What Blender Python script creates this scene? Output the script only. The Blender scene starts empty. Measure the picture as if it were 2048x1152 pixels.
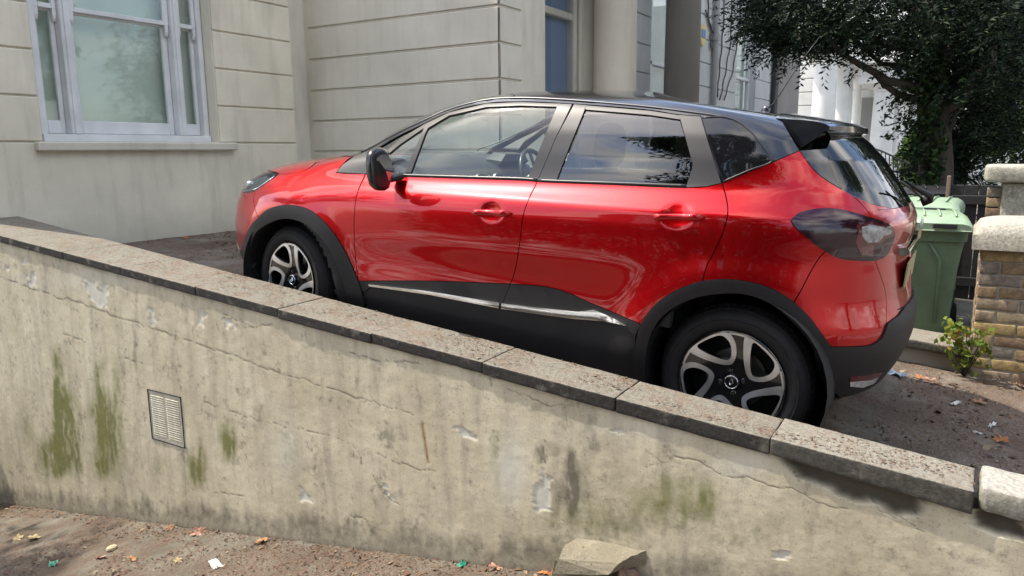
import bpy, bmesh, math, random
import numpy as np
from mathutils import Vector, Matrix
from mathutils.geometry import delaunay_2d_cdt
random.seed(7); rng = np.random.default_rng(7)
SC = bpy.context.scene
COL = SC.collection
R_ = math.radians

# ------------------------------------------------------------ camera, sky, sun, exposure
CAM_R = np.array([[0.51531461, -0.15628379, 0.84263054],
                  [-0.85694521, -0.08274051, 0.50872282],
                  [-0.00978545, -0.98424051, -0.17656404]])     # columns: right, down, forward
FPX = 1520.45
cam_d = bpy.data.cameras.new('camera'); cam = bpy.data.objects.new('camera', cam_d); COL.objects.link(cam)
cam_d.sensor_width = 36; cam_d.lens = FPX / 2048 * 36
cam_d.clip_start = .05; cam_d.clip_end = 600
m = Matrix.Identity(4)
for i in range(3):
    m[i][0] = CAM_R[i, 0]; m[i][1] = -CAM_R[i, 1]; m[i][2] = -CAM_R[i, 2]
cam.matrix_world = m
SC.camera = cam

SUN = Vector((-.12, .52, .845)).normalized()
sun_el = math.asin(SUN.z); sun_az = math.atan2(SUN.x, SUN.y)
W = bpy.data.worlds.new('World'); SC.world = W; W.use_nodes = True
nt = W.node_tree; nt.nodes.clear()
def nn(nt, t, **k):
    n = nt.nodes.new(t)
    for a, b in k.items(): setattr(n, a, b)
    return n
sky = nn(nt, 'ShaderNodeTexSky', sky_type='NISHITA'); sky.sun_disc = False
sky.sun_elevation = sun_el; sky.sun_rotation = sun_az; sky.dust_density = 2.0; sky.air_density = 1.0
geo = nn(nt, 'ShaderNodeNewGeometry'); neg = nn(nt, 'ShaderNodeTexCoord')
sep = nn(nt, 'ShaderNodeSeparateXYZ')
nt.links.new(neg.outputs['Generated'], sep.inputs[0])
mx = nn(nt, 'ShaderNodeMath', operation='ADD'); mx.inputs[1].default_value = .35
nt.links.new(sep.outputs['Z'], mx.inputs[0])
dv = nn(nt, 'ShaderNodeVectorMath', operation='DIVIDE')
cb = nn(nt, 'ShaderNodeCombineXYZ')
for i in range(3): nt.links.new(mx.outputs[0], cb.inputs[i])
nt.links.new(neg.outputs['Generated'], dv.inputs[0]); nt.links.new(cb.outputs[0], dv.inputs[1])
noi = nn(nt, 'ShaderNodeTexNoise'); noi.inputs['Scale'].default_value = 2.2; noi.inputs['Detail'].default_value = 8
noi.inputs['Roughness'].default_value = .6; noi.inputs['Distortion'].default_value = .4
nt.links.new(dv.outputs[0], noi.inputs['Vector'])
rp = nn(nt, 'ShaderNodeValToRGB'); rp.color_ramp.elements[0].position = .46; rp.color_ramp.elements[1].position = .62
nt.links.new(noi.outputs['Fac'], rp.inputs[0])
noi2 = nn(nt, 'ShaderNodeTexNoise'); noi2.inputs['Scale'].default_value = 5; noi2.inputs['Detail'].default_value = 6
nt.links.new(dv.outputs[0], noi2.inputs['Vector'])
rp2 = nn(nt, 'ShaderNodeValToRGB')
rp2.color_ramp.elements[0].position = .3; rp2.color_ramp.elements[0].color = (3.4, 3.4, 3.5, 1)
rp2.color_ramp.elements[1].position = .7; rp2.color_ramp.elements[1].color = (9.8, 9.3, 8.6, 1)
nt.links.new(noi2.outputs['Fac'], rp2.inputs[0])
mxc = nn(nt, 'ShaderNodeMix', data_type='RGBA')
nt.links.new(rp.outputs[0], mxc.inputs[0]); nt.links.new(sky.outputs[0], mxc.inputs[6]); nt.links.new(rp2.outputs[0], mxc.inputs[7])
bg = nn(nt, 'ShaderNodeBackground'); bg.inputs['Strength'].default_value = .15
wo = nn(nt, 'ShaderNodeOutputWorld')
nt.links.new(mxc.outputs[2], bg.inputs[0]); nt.links.new(bg.outputs[0], wo.inputs[0])
sl = bpy.data.lights.new('sun', 'SUN'); sl.energy = 2.6; sl.angle = R_(.6); sl.color = (1, .93, .80)
so = bpy.data.objects.new('sun', sl); COL.objects.link(so)
so.rotation_euler = SUN.to_track_quat('Z', 'Y').to_euler(); so.location = (0, 0, 30)
SC.view_settings.view_transform = 'Standard'; SC.view_settings.look = 'None'
SC.view_settings.exposure = 1.32; SC.view_settings.gamma = 1
SC.view_settings.use_curve_mapping = False
SC.cycles.max_bounces = 8; SC.cycles.transparent_max_bounces = 16
try: SC.cycles.use_denoising = True
except Exception: pass

# ------------------------------------------------------------ helpers
def tag(o, label=None, cat=None, group=None, kind=None):
    if label: o['label'] = label
    if cat: o['category'] = cat
    if group: o['group'] = group
    if kind: o['kind'] = kind
    return o
def empty(name, loc=(0, 0, 0), parent=None):
    o = bpy.data.objects.new(name, None); COL.objects.link(o); o.location = loc; o.empty_display_size = .1
    if parent: o.parent = parent
    return o
def mesh_obj(name, v, f, mat=None, parent=None, smooth=False, loc=None, norms=None, attrs=None):
    me = bpy.data.meshes.new(name)
    v = np.asarray(v, float).reshape(-1, 3)
    if isinstance(f, np.ndarray):
        k = f.shape[1]; n = len(f)
        me.vertices.add(len(v)); me.vertices.foreach_set('co', v.ravel())
        me.loops.add(n * k); me.loops.foreach_set('vertex_index', f.astype(np.int32).ravel())
        me.polygons.add(n); me.polygons.foreach_set('loop_start', np.arange(0, n * k, k, dtype=np.int32))
        me.update(calc_edges=True)
    else:
        me.from_pydata([tuple(map(float, a)) for a in v], [], [tuple(map(int, a)) for a in f]); me.update()
    if smooth: me.polygons.foreach_set('use_smooth', np.ones(len(me.polygons), bool))
    if attrs:
        for k, a in attrs.items():
            at = me.attributes.new(k, 'FLOAT', 'POINT'); at.data.foreach_set('value', np.asarray(a, np.float32).ravel())
    if mat: me.materials.append(mat)
    if norms is not None: me.normals_split_custom_set_from_vertices([tuple(a) for a in norms])
    o = bpy.data.objects.new(name, me); COL.objects.link(o)
    if loc is not None: o.location = loc
    if parent: o.parent = parent
    return o
def share(name, me, parent=None, loc=(0, 0, 0), rot=None, scale=None):
    o = bpy.data.objects.new(name, me); COL.objects.link(o); o.location = loc
    if rot is not None: o.rotation_euler = rot
    if scale is not None: o.scale = scale
    if parent: o.parent = parent
    return o
class MB:
    """collects simple shapes and links them as one mesh"""
    def __init__(s): s.v = []; s.f = []
    def add(s, v, f):
        b = len(s.v); s.v += [tuple(a) for a in v]; s.f += [tuple(i + b for i in q) for q in f]; return s
    def box(s, x0, x1, y0, y1, z0, z1, c=0, M=None):
        """box with chamfered edges of width c"""
        if c <= 0:
            v = [(x, y, z) for x in (x0, x1) for y in (y0, y1) for z in (z0, z1)]
            f = [(0, 1, 3, 2), (4, 6, 7, 5), (0, 4, 5, 1), (2, 3, 7, 6), (0, 2, 6, 4), (1, 5, 7, 3)]
        else:
            bm = bmesh.new(); bmesh.ops.create_cube(bm, size=1)
            for q in bm.verts:
                q.co = ((x0 + x1) / 2 + q.co.x * (x1 - x0), (y0 + y1) / 2 + q.co.y * (y1 - y0), (z0 + z1) / 2 + q.co.z * (z1 - z0))
            bmesh.ops.bevel(bm, geom=bm.edges[:], offset=c, segments=1, affect='EDGES', profile=.5)
            bm.verts.index_update()
            v = [q.co[:] for q in bm.verts]; f = [[q.index for q in g.verts] for g in bm.faces]; bm.free()
        if M is not None: v = [tuple(M @ Vector(a)) for a in v]
        return s.add(v, f)
    def tube(s, pts, r, n=8, cap=True):
        pts = [np.array(p, float) for p in pts]; rs = r if hasattr(r, '__len__') else [r] * len(pts)
        v = []; up = None
        for i, p in enumerate(pts):
            d = pts[min(i + 1, len(pts) - 1)] - pts[max(i - 1, 0)]; d = d / (np.linalg.norm(d) + 1e-12)
            if up is None: up = np.array([0, 0, 1.]) if abs(d[2]) < .9 else np.array([1., 0, 0])
            a = np.cross(d, up); a /= np.linalg.norm(a); b = np.cross(a, d); up = b
            for k in range(n):
                t = 2 * math.pi * k / n; v.append(p + rs[i] * (math.cos(t) * a + math.sin(t) * b))
        f = []
        for i in range(len(pts) - 1):
            for k in range(n):
                f.append((i * n + k, i * n + (k + 1) % n, (i + 1) * n + (k + 1) % n, (i + 1) * n + k))
        if cap: f.append(tuple(range(n))[::-1]); f.append(tuple(range((len(pts) - 1) * n, len(pts) * n)))
        return s.add(v, f)
    def lathe(s, prof, n=48, M=None, closed=False):
        """profile (r, h) spun round the z axis"""
        v = []; f = []
        for r, h in prof:
            for k in range(n):
                t = 2 * math.pi * k / n; v.append((r * math.cos(t), r * math.sin(t), h))
        m_ = len(prof)
        for i in range(m_ if closed else m_ - 1):
            j = (i + 1) % m_
            for k in range(n): f.append((i * n + k, i * n + (k + 1) % n, j * n + (k + 1) % n, j * n + k))
        if M is not None: v = [tuple(M @ Vector(a)) for a in v]
        return s.add(v, f)
    def prism(s, poly, h0, h1, M=None):
        n = len(poly); v = [(a, b, h0) for a, b in poly] + [(a, b, h1) for a, b in poly]
        f = [tuple(range(n))[::-1], tuple(range(n, 2 * n))] + [(i, (i + 1) % n, n + (i + 1) % n, n + i) for i in range(n)]
        if M is not None: v = [tuple(M @ Vector(a)) for a in v]
        return s.add(v, f)
    def build(s, name, mat, parent=None, smooth=False, loc=None, angle=None):
        o = mesh_obj(name, s.v, s.f, mat, parent, smooth, loc)
        bm = bmesh.new(); bm.from_mesh(o.data); bmesh.ops.recalc_face_normals(bm, faces=bm.faces[:]); bm.to_mesh(o.data); bm.free()
        if smooth and angle:
            o.data.set_sharp_from_angle(angle=R_(angle))
        return o
# value noise in numpy
def vnoise(p, seed=0):
    p = np.asarray(p, float); i = np.floor(p).astype(np.int64); f = p - i; u = f * f * (3 - 2 * f)
    def h(a):
        n = a[..., 0] * 374761393 + a[..., 1] * 668265263 + (a[..., 2] if a.shape[-1] > 2 else 0) * 2147483647 + seed * 1274126177
        n = (n ^ (n >> 13)) * 1274126177; n = n ^ (n >> 16)
        return (n & 0xffff) / 65535.
    D = p.shape[-1]; out = 0
    for c in range(2 ** D):
        o = np.array([(c >> k) & 1 for k in range(D)]); w = 1
        for k in range(D): w = w * (u[..., k] if o[k] else 1 - u[..., k])
        out = out + w * h(i + o)
    return out
def fbm(p, oct=4, seed=0, g=.5):
    p = np.asarray(p, float); s = 0; a = 1; t = 0
    for k in range(oct): s = s + a * vnoise(p * 2 ** k + 17.3 * k, seed + k); t += a; a *= g
    return s / t
# points of the place found along a sight line and on a known plane
def sray(p):
    v = CAM_R @ np.array([p[0] - 1024, p[1] - 576, FPX]); return v
def at_x(p, x): r = sray(p); return r * (x / r[0])
def at_y(p, y): r = sray(p); return r * (y / r[1])
def proj(P):
    q = np.asarray(P) @ CAM_R; return np.stack([1024 + FPX * q[..., 0] / q[..., 2], 576 + FPX * q[..., 1] / q[..., 2]], -1)

# ------------------------------------------------------------ materials
def new_mat(name):
    m = bpy.data.materials.new(name); m.use_nodes = True
    b = m.node_tree.nodes['Principled BSDF']; return m, m.node_tree, b
def simple(name, col, rough=.5, metal=0, coat=0, spec=.5, bump=0, bscale=60, var=0, vscale=8):
    m, t, b = new_mat(name)
    b.inputs['Base Color'].default_value = (*col, 1); b.inputs['Roughness'].default_value = rough
    b.inputs['Metallic'].default_value = metal; b.inputs['Coat Weight'].default_value = coat
    b.inputs['Coat Roughness'].default_value = .03; b.inputs['Specular IOR Level'].default_value = spec
    tc = nn(t, 'ShaderNodeTexCoord')
    if bump:
        n = nn(t, 'ShaderNodeTexNoise'); n.inputs['Scale'].default_value = bscale; n.inputs['Detail'].default_value = 5
        t.links.new(tc.outputs['Object'], n.inputs['Vector'])
        u = nn(t, 'ShaderNodeBump'); u.inputs['Strength'].default_value = bump; u.inputs['Distance'].default_value = .01
        t.links.new(n.outputs['Fac'], u.inputs['Height']); t.links.new(u.outputs[0], b.inputs['Normal'])
    if var:
        n = nn(t, 'ShaderNodeTexNoise'); n.inputs['Scale'].default_value = vscale; n.inputs['Detail'].default_value = 6
        t.links.new(tc.outputs['Object'], n.inputs['Vector'])
        r = nn(t, 'ShaderNodeValToRGB'); r.color_ramp.elements[0].position = .3; r.color_ramp.elements[1].position = .7
        r.color_ramp.elements[0].color = (*[c * (1 - var) for c in col], 1); r.color_ramp.elements[1].color = (*[min(1, c * (1 + var * .5)) for c in col], 1)
        t.links.new(n.outputs['Fac'], r.inputs[0]); t.links.new(r.outputs[0], b.inputs['Base Color'])
    return m
def mixn(t, fac, a, b):
    """mix of colours; each argument a socket or a value"""
    n = nn(t, 'ShaderNodeMix', data_type='RGBA')
    for k, x in ((0, fac), (6, a), (7, b)):
        if isinstance(x, bpy.types.NodeSocket): t.links.new(x, n.inputs[k])
        else: n.inputs[k].default_value = x if k == 0 else (*x, 1)
    return n.outputs[2]
def ramp(t, src, p0, p1, c0=(0, 0, 0), c1=(1, 1, 1)):
    r = nn(t, 'ShaderNodeValToRGB'); e = r.color_ramp.elements
    e[0].position = p0; e[1].position = p1; e[0].color = (*c0, 1); e[1].color = (*c1, 1)
    t.links.new(src, r.inputs[0]); return r.outputs[0]
def noise(t, vec, scale, detail=6, rough=.55, dist=0):
    n = nn(t, 'ShaderNodeTexNoise'); n.inputs['Scale'].default_value = scale; n.inputs['Detail'].default_value = detail
    n.inputs['Roughness'].default_value = rough; n.inputs['Distortion'].default_value = dist
    t.links.new(vec, n.inputs['Vector']); return n.outputs['Fac']
def mapping(t, vec, sc):
    n = nn(t, 'ShaderNodeMapping'); n.inputs['Scale'].default_value = sc; t.links.new(vec, n.inputs['Vector']); return n.outputs[0]
def bump(t, b, h, s=.3, d=.01):
    u = nn(t, 'ShaderNodeBump'); u.inputs['Strength'].default_value = s; u.inputs['Distance'].default_value = d
    t.links.new(h, u.inputs['Height']); t.links.new(u.outputs[0], b.inputs['Normal'])
def attr(t, name):
    a = nn(t, 'ShaderNodeAttribute'); a.attribute_name = name; return a.outputs['Fac']
def pos(t): return nn(t, 'ShaderNodeNewGeometry').outputs['Position']
def glassmat(name, tint, refl=(1, 1, 1), rough=0.0, ior=1.5, dark=None, mixd=.0):
    m = bpy.data.materials.new(name); m.use_nodes = True; t = m.node_tree; t.nodes.clear()
    tr = nn(t, 'ShaderNodeBsdfTransparent'); tr.inputs[0].default_value = (*tint, 1)
    gl = nn(t, 'ShaderNodeBsdfGlossy'); gl.inputs['Roughness'].default_value = rough; gl.inputs[0].default_value = (*refl, 1)
    fr = nn(t, 'ShaderNodeFresnel'); fr.inputs[0].default_value = ior
    gb = nn(t, 'ShaderNodeNewGeometry'); im = nn(t, 'ShaderNodeMapRange'); im.inputs[3].default_value = ior; im.inputs[4].default_value = 1 / ior
    t.links.new(gb.outputs['Backfacing'], im.inputs[0]); t.links.new(im.outputs[0], fr.inputs[0])
    mx_ = nn(t, 'ShaderNodeMixShader'); out = nn(t, 'ShaderNodeOutputMaterial')
    t.links.new(fr.outputs[0], mx_.inputs[0]); t.links.new(tr.outputs[0], mx_.inputs[1]); t.links.new(gl.outputs[0], mx_.inputs[2])
    t.links.new(mx_.outputs[0], out.inputs[0]); return m

def stucco_mat(name, col, grime=(.30, .29, .24), amt=.5, damp_z=None):
    m, t, b = new_mat(name); p = pos(t)
    n1 = noise(t, p, 1.3, 8, .6); n2 = noise(t, mapping(t, p, (6, 6, .8)), 1.2, 6, .6); n3 = noise(t, p, 40, 6, .6)
    c = mixn(t, ramp(t, n1, .35, .7), tuple(x * .82 for x in col), col)
    st = ramp(t, n2, .5, .8)
    k = nn(t, 'ShaderNodeMath', operation='MULTIPLY'); k.inputs[1].default_value = amt * .5; t.links.new(st, k.inputs[0])
    c = mixn(t, k.outputs[0], c, grime)
    k2 = nn(t, 'ShaderNodeMath', operation='MULTIPLY'); k2.inputs[1].default_value = amt * .35; t.links.new(ramp(t, n3, .62, .75), k2.inputs[0])
    c = mixn(t, k2.outputs[0], c, grime)
    if damp_z:
        sp = nn(t, 'ShaderNodeSeparateXYZ'); t.links.new(p, sp.inputs[0])
        mr = nn(t, 'ShaderNodeMapRange'); mr.inputs[1].default_value = damp_z[0]; mr.inputs[2].default_value = damp_z[1]
        mr.inputs[3].default_value = 1; mr.inputs[4].default_value = 0
        ad = nn(t, 'ShaderNodeMath', operation='ADD'); ml = nn(t, 'ShaderNodeMath', operation='MULTIPLY'); ml.inputs[1].default_value = .25
        t.links.new(noise(t, p, 5, 6, .65), ml.inputs[0]); t.links.new(ml.outputs[0], ad.inputs[0]); t.links.new(sp.outputs[2], ad.inputs[1])
        t.links.new(ad.outputs[0], mr.inputs[0])
        k3 = nn(t, 'ShaderNodeMath', operation='MULTIPLY'); k3.inputs[1].default_value = .65; t.links.new(mr.outputs[0], k3.inputs[0])
        c = mixn(t, k3.outputs[0], c, (.30, .31, .26))
    t.links.new(c, b.inputs['Base Color']); b.inputs['Roughness'].default_value = .75; b.inputs['Specular IOR Level'].default_value = .3
    bump(t, b, noise(t, p, 25, 8, .65), .12, .01); return m
M = {}
M['cream'] = stucco_mat('cream_stucco', (.82, .765, .625), amt=.8, damp_z=(-.85, -.35))
M['porch'] = stucco_mat('porch_stucco', (.81, .765, .655))
M['column'] = stucco_mat('sunlit_tone_column', (.70, .64, .52), amt=.6)  # brightened: sunlight on the first column is put into its colour
M['greycolumn'] = stucco_mat('shaded_tone_column', (.30, .275, .235), amt=.5)  # darker copy: shade on the second column is put into its colour
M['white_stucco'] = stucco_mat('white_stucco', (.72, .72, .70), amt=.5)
M['white_paint'] = simple('white_window_paint', (.72, .73, .74), .35, bump=.05, bscale=30, var=.12, vscale=5)
M['joint'] = simple('joint_grime', (.24, .23, .19), .9)
M['sill'] = stucco_mat('sill_stone', (.68, .645, .55), amt=1.0)
M['blind'] = simple('pale_blind', (.70, .74, .68), .8, var=.10, vscale=2)
M['dark'] = simple('dark_interior', (.02, .02, .022), .8)
M['pane'] = glassmat('window_pane', (.90, .93, .91), ior=1.5, rough=.03)
M['bluepane'] = glassmat('blue_pane', (.96, .98, 1.0), ior=1.5)

# ------------------------------------------------------------ the red car
TH = R_(5.196404)
D3 = np.array([0, math.cos(TH), math.sin(TH)]); U3 = np.array([0, -math.sin(TH), math.cos(TH)])
G0 = np.array([3.9357025, 0.83772807, -1.29276499])            # below the rear axle's middle
def loc2w(P):
    """car coordinates (s forward, l to its near side, z up) to world"""
    P = np.asarray(P, float); return G0 + P[..., 0:1] * D3 + P[..., 1:2] * np.array([-1., 0, 0]) + P[..., 2:3] * U3
def smooth_curve(pts, sig=.022, lo=.1, hi=1.6):
    v = np.arange(lo - .2, hi + .2, .002); a = np.array(pts, float)
    y = np.interp(v, a[:, 0], a[:, 1])
    # carry on the end slopes
    s0_ = (a[1, 1] - a[0, 1]) / (a[1, 0] - a[0, 0]); s1_ = (a[-1, 1] - a[-2, 1]) / (a[-1, 0] - a[-2, 0])
    y = np.where(v < a[0, 0], a[0, 1] + s0_ * (v - a[0, 0]), y); y = np.where(v > a[-1, 0], a[-1, 1] + s1_ * (v - a[-1, 0]), y)
    k = int(sig * 4 / .002); g = np.exp(-.5 * (np.arange(-k, k + 1) * .002 / sig) ** 2); g /= g.sum()
    ys = np.convolve(np.pad(y, k, mode='edge'), g, 'valid')
    return lambda q: np.interp(q, v, ys)
cA = smooth_curve([(.18, .80), (.25, .835), (.35, .862), (.5, .876), (.62, .883), (.74, .889), (.84, .889), (.91, .886), (.955, .874), (1.005, .835), (1.06, .786),
                   (1.12, .764), (1.2, .742), (1.3, .705), (1.38, .658), (1.43, .622), (1.46, .575), (1.482, .50), (1.50, .40), (1.515, .28), (1.53, .06)], .016)
def centre_curve(pts, sig):
    """profile points (true height, s) on the centre line -> s as a function of slice v"""
    out = []
    for z, x in pts:
        lo_, hi_ = z - .25, z + .25
        for _ in range(50):
            v = (lo_ + hi_) / 2; h = min(1, max(0, (v - .25) / .7)) * min(1, max(0, (1.53 - v) / .35))
            zz = v + .074 * min(1.6, max(-1.6, 1.0 - x)) * h
            if zz < z: lo_ = v
            else: hi_ = v
        out.append((v, x))
    return smooth_curve(out, sig)
cF = centre_curve([(.18, 3.36), (.3, 3.48), (.42, 3.55), (.56, 3.565), (.68, 3.535), (.78, 3.48), (.86, 3.39), (.93, 3.25), (.98, 3.06), (1.02, 2.86), (1.05, 2.66), (1.072, 2.52), (1.12, 2.42),
                   (1.2, 2.31), (1.3, 2.12), (1.4, 1.88), (1.46, 1.66), (1.492, 1.44), (1.512, 1.26), (1.522, 1.08), (1.53, 1.0)], .014)
cB = centre_curve([(.18, -.42), (.3, -.53), (.4, -.575), (.5, -.60), (.6, -.60), (.66, -.575), (.72, -.555), (.84, -.535), (.9, -.525), (.97, -.54), (1.03, -.54), (1.09, -.505),
                   (1.2, -.42), (1.3, -.335), (1.37, -.26), (1.41, -.16), (1.44, -.03), (1.46, .2), (1.48, .52), (1.503, .70), (1.525, .76)], .014)
def cS0(v): return 1.35 - .75 * np.clip((v - 1.0) / .45, 0, 1) + .30 * np.clip((v - 1.45) / .08, 0, 1) ** 2
def half_norm(p, q, n=6000):
    w = np.linspace(0, 1, n); ang = w * math.pi / 2
    x1 = np.concatenate([np.linspace(0, .8, n), 1 - .2 * (1 - np.linspace(0, 1, n)) ** 3])   # from the middle outwards
    x1 = np.unique(np.clip(x1, 0, 1)); l1 = (1 - x1 ** p) ** (1 / q); return x1, l1
xr, lr = half_norm(7.0, 2.4); xf, lf = half_norm(5.4, 2.3)
XN = np.concatenate([-xr[::-1], xf[1:]]); LN = np.concatenate([lr[::-1], lf[1:]])
_s = np.where(XN < 0, XN * 1.9, XN * 2.1); TT = np.concatenate([[0], np.cumsum(np.hypot(np.diff(_s), np.diff(LN) * .88))])
TMAX = TT[-1]
# even out the table and smooth it
_tt = np.linspace(0, TMAX, 3000)
def _sm(a, odd):
    k = 60; g = np.exp(-.5 * (np.arange(-k, k + 1) / 16.) ** 2); g /= g.sum()
    if odd: p_ = np.concatenate([2 * a[0] - a[k:0:-1], a, 2 * a[-1] - a[-2:-k - 2:-1]])
    else: p_ = np.concatenate([-a[k:0:-1] if False else a[k:0:-1] * -1, a, -a[-2:-k - 2:-1]])
    return np.convolve(p_, g, 'valid')
XN2 = np.interp(_tt, TT, XN); LN2 = _sm(np.interp(_tt, TT, LN), False)
kx = 60; _g = np.exp(-.5 * (np.arange(-kx, kx + 1) / 16.) ** 2); _g /= _g.sum()
XN2 = np.convolve(np.concatenate([XN2[kx:0:-1], XN2, XN2[-2:-kx - 2:-1]]), _g, 'valid')
def bumpf(x): return np.exp(-x * x)
HUBS = (0.0, 2.606)
def S(t, v):
    """near-side body surface in car coordinates"""
    t = np.asarray(t, float); v = np.asarray(v, float)
    x = np.interp(t, _tt, XN2); ln = np.interp(t, _tt, LN2)
    s0 = cS0(v); s = np.where(x < 0, s0 + x * (s0 - cB(v)), s0 + x * (cF(v) - s0))
    l = cA(v) * ln
    h = np.clip((v - .25) / .7, 0, 1) * np.clip((1.53 - v) / .35, 0, 1)
    z = v + .074 * np.clip(1.0 - s, -1.6, 1.6) * h
    w = np.clip(ln, 0, 1) ** 6
    # wheel arch swell, door hollow, shoulder line, handle dishes
    for hs in HUBS:
        r = np.hypot(s - hs, z - .33)
        l = l + w * .026 * bumpf((r - .43) / .10) * np.clip((z - .1) / .3, 0, 1)
    dm = 1 / (1 + np.exp(-(s - .52) / .07)) / (1 + np.exp((s - 2.02) / .06))
    l = l - w * dm * .012 * bumpf((z - (.58 + .03 * (1.4 - s))) / .12)
    cr = .965 + .05 * (1.3 - s)
    l = l + w * .007 * bumpf((z - cr) / .028) * (1 / (1 + np.exp((s - 2.2) / .1)))
    for hs, hz in ((1.205, .905), (.300, .998)):
        l = l - w * .014 * bumpf(np.hypot((s - hs) / .056, (z - hz) / .042) ** 2)
    return np.stack([s, l, z], -1)
def SN(t, v, e=.004):
    a = S(t + e, v) - S(t - e, v); b = S(t, v + e) - S(t, v - e)
    n = np.cross(a, b); n /= np.linalg.norm(n, axis=-1, keepdims=True) + 1e-12
    flip = (n[..., 1:2] < 0) & (np.abs(n[..., 1:2]) > 1e-3)
    return n
_n = SN(np.array([TMAX * .5]), np.array([.7])); NSIGN = 1. if _n[0, 1] > 0 else -1.
# table for finding surface points under traced outlines
_gt, _gv = np.meshgrid(np.linspace(.02, TMAX - .02, 500), np.linspace(.15, 1.53, 350), indexing='ij')
_gp = proj(loc2w(S(_gt, _gv)))
_gn = SN(_gt, _gv) * NSIGN; _gw = loc2w(S(_gt, _gv))
_nw = _gn[..., 0:1] * D3 + _gn[..., 1:2] * np.array([-1., 0, 0]) + _gn[..., 2:3] * U3
_front = (np.sum(_nw * _gw, -1) < 0)
INVBAD = []
def inv(px, guess=None):
    px = np.asarray(px, float)
    if guess is not None:
        q = _newton(px, np.array(guess, float))
        if q is not None: return tuple(q)
    d = np.hypot(_gp[..., 0] - px[0], _gp[..., 1] - px[1]) + np.where(_front, 0, 1e3)
    i = np.unravel_index(np.argmin(d), d.shape); q = np.array([_gt[i], _gv[i]])
    best = q.copy(); bd = d[i]
    for _ in range(12):
        e = 2e-4
        def P(a): return proj(loc2w(S(a[0], a[1])))
        p0 = P(q); r = px - p0
        if np.hypot(*r) < bd: bd = np.hypot(*r); best = q.copy()
        J = np.stack([(P(q + [e, 0]) - p0) / e, (P(q + [0, e]) - p0) / e], 1)
        if abs(np.linalg.det(J)) < 1e3: break
        q = q + np.clip(np.linalg.solve(J, r), -.02, .02); q[0] = np.clip(q[0], .005, TMAX - .005)
    if bd > .8: INVBAD.append((tuple(px), round(float(bd), 1)))
    return tuple(best)
def _newton(px, q):
    e = 2e-4
    for _ in range(9):
        A = loc2w(S(np.array([q[0], q[0] + e, q[0]]), np.array([q[1], q[1], q[1] + e]))); p = proj(A)
        r = px - p[0]
        if np.hypot(*r) < .05: return q
        J = np.stack([(p[1] - p[0]) / e, (p[2] - p[0]) / e], 1)
        if np.linalg.det(J) * DSIGN < 2e3: return None
        q = q + np.clip(np.linalg.solve(J, r), -.03, .03); q[0] = np.clip(q[0], .005, TMAX - .005)
    return None
_q0 = np.array(inv((1200, 450))); _A = proj(loc2w(S(np.array([_q0[0], _q0[0] + 1e-3, _q0[0]]), np.array([_q0[1], _q0[1], _q0[1] + 1e-3]))))
DSIGN = np.sign((_A[1] - _A[0])[0] * (_A[2] - _A[0])[1] - (_A[2] - _A[0])[0] * (_A[1] - _A[0])[1])
def densify(pts, curve, step=9.):
    """traced pixels: rounded or straight polyline cut into short steps"""
    q = np.array(pts, float); out = [q[0]]
    for i in range(len(q) - 1):
        p1, p2 = q[i], q[i + 1]; L = np.hypot(*(p2 - p1)); n = max(1, int(L / step))
        if curve and len(q) > 2:
            p0 = q[i - 1] if i > 0 else 2 * q[0] - q[1]; p3 = q[i + 2] if i + 2 < len(q) else 2 * q[-1] - q[-2]
            d1 = np.hypot(*(p1 - p0)) ** .5 + 1e-6; d2 = L ** .5 + 1e-6; d3 = np.hypot(*(p3 - p2)) ** .5 + 1e-6
            m1 = ((p1 - p0) / d1 - (p2 - p0) / (d1 + d2) + (p2 - p1) / d2) * d2; m2 = ((p2 - p1) / d2 - (p3 - p1) / (d2 + d3) + (p3 - p2) / d3) * d2
            for k in range(1, n + 1):
                u = k / n; out.append((2 * u ** 3 - 3 * u * u + 1) * p1 + (u ** 3 - 2 * u * u + u) * m1 + (-2 * u ** 3 + 3 * u * u) * p2 + (u ** 3 - u * u) * m2)
        else:
            for k in range(1, n + 1): out.append(p1 + (p2 - p1) * k / n)
    return out
def tv_s(s, v):
    """surface parameter t of the near-side point with forward position s"""
    ts = np.linspace(0, TMAX, 1500); ss = S(ts, np.full_like(ts, v))[:, 0]
    return (float(np.interp(s, ss, ts)), v)
def chain(pts, step=.02, curve=True):
    """traced ('p',x,y) pixels, (s,v) pairs as ('s',s,v) and raw ('t',t,v) -> smooth (t,v) polyline"""
    q = []; run = []; g = None
    def flush():
        nonlocal run, g
        if run:
            for a in (densify(run, curve) if len(run) > 1 else run):
                g = inv(a, g); q.append((g, 1))
        run = []
    for p in pts:
        if p[0] == 's': flush(); q.append((tv_s(p[1], p[2]), 0))
        elif p[0] == 't': flush(); q.append(((p[1], p[2]), 0))
        else: run.append(p[-2:])
    flush()
    out = [np.array(q[0][0])]
    for (a, ka), (b, kb) in zip(q[:-1], q[1:]):
        a = np.array(a); b = np.array(b); n = 1 if ka and kb else max(1, int(np.hypot(*(b - a)) / step))
        for k in range(1, n + 1): out.append(a + (b - a) * k / n)
    return np.array(out)
def ring(*chains):
    out = []
    for c in chains:
        for p in c:
            if not out or np.hypot(*(np.array(p) - out[-1])) > 2e-3: out.append(np.array(p))
    if np.hypot(*(out[0] - out[-1])) < 2e-3: out.pop()
    out = np.array(out)
    a = np.sum(out[:, 0] * np.roll(out[:, 1], -1) - np.roll(out[:, 0], -1) * out[:, 1])
    return out if a > 0 else out[::-1]
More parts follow.
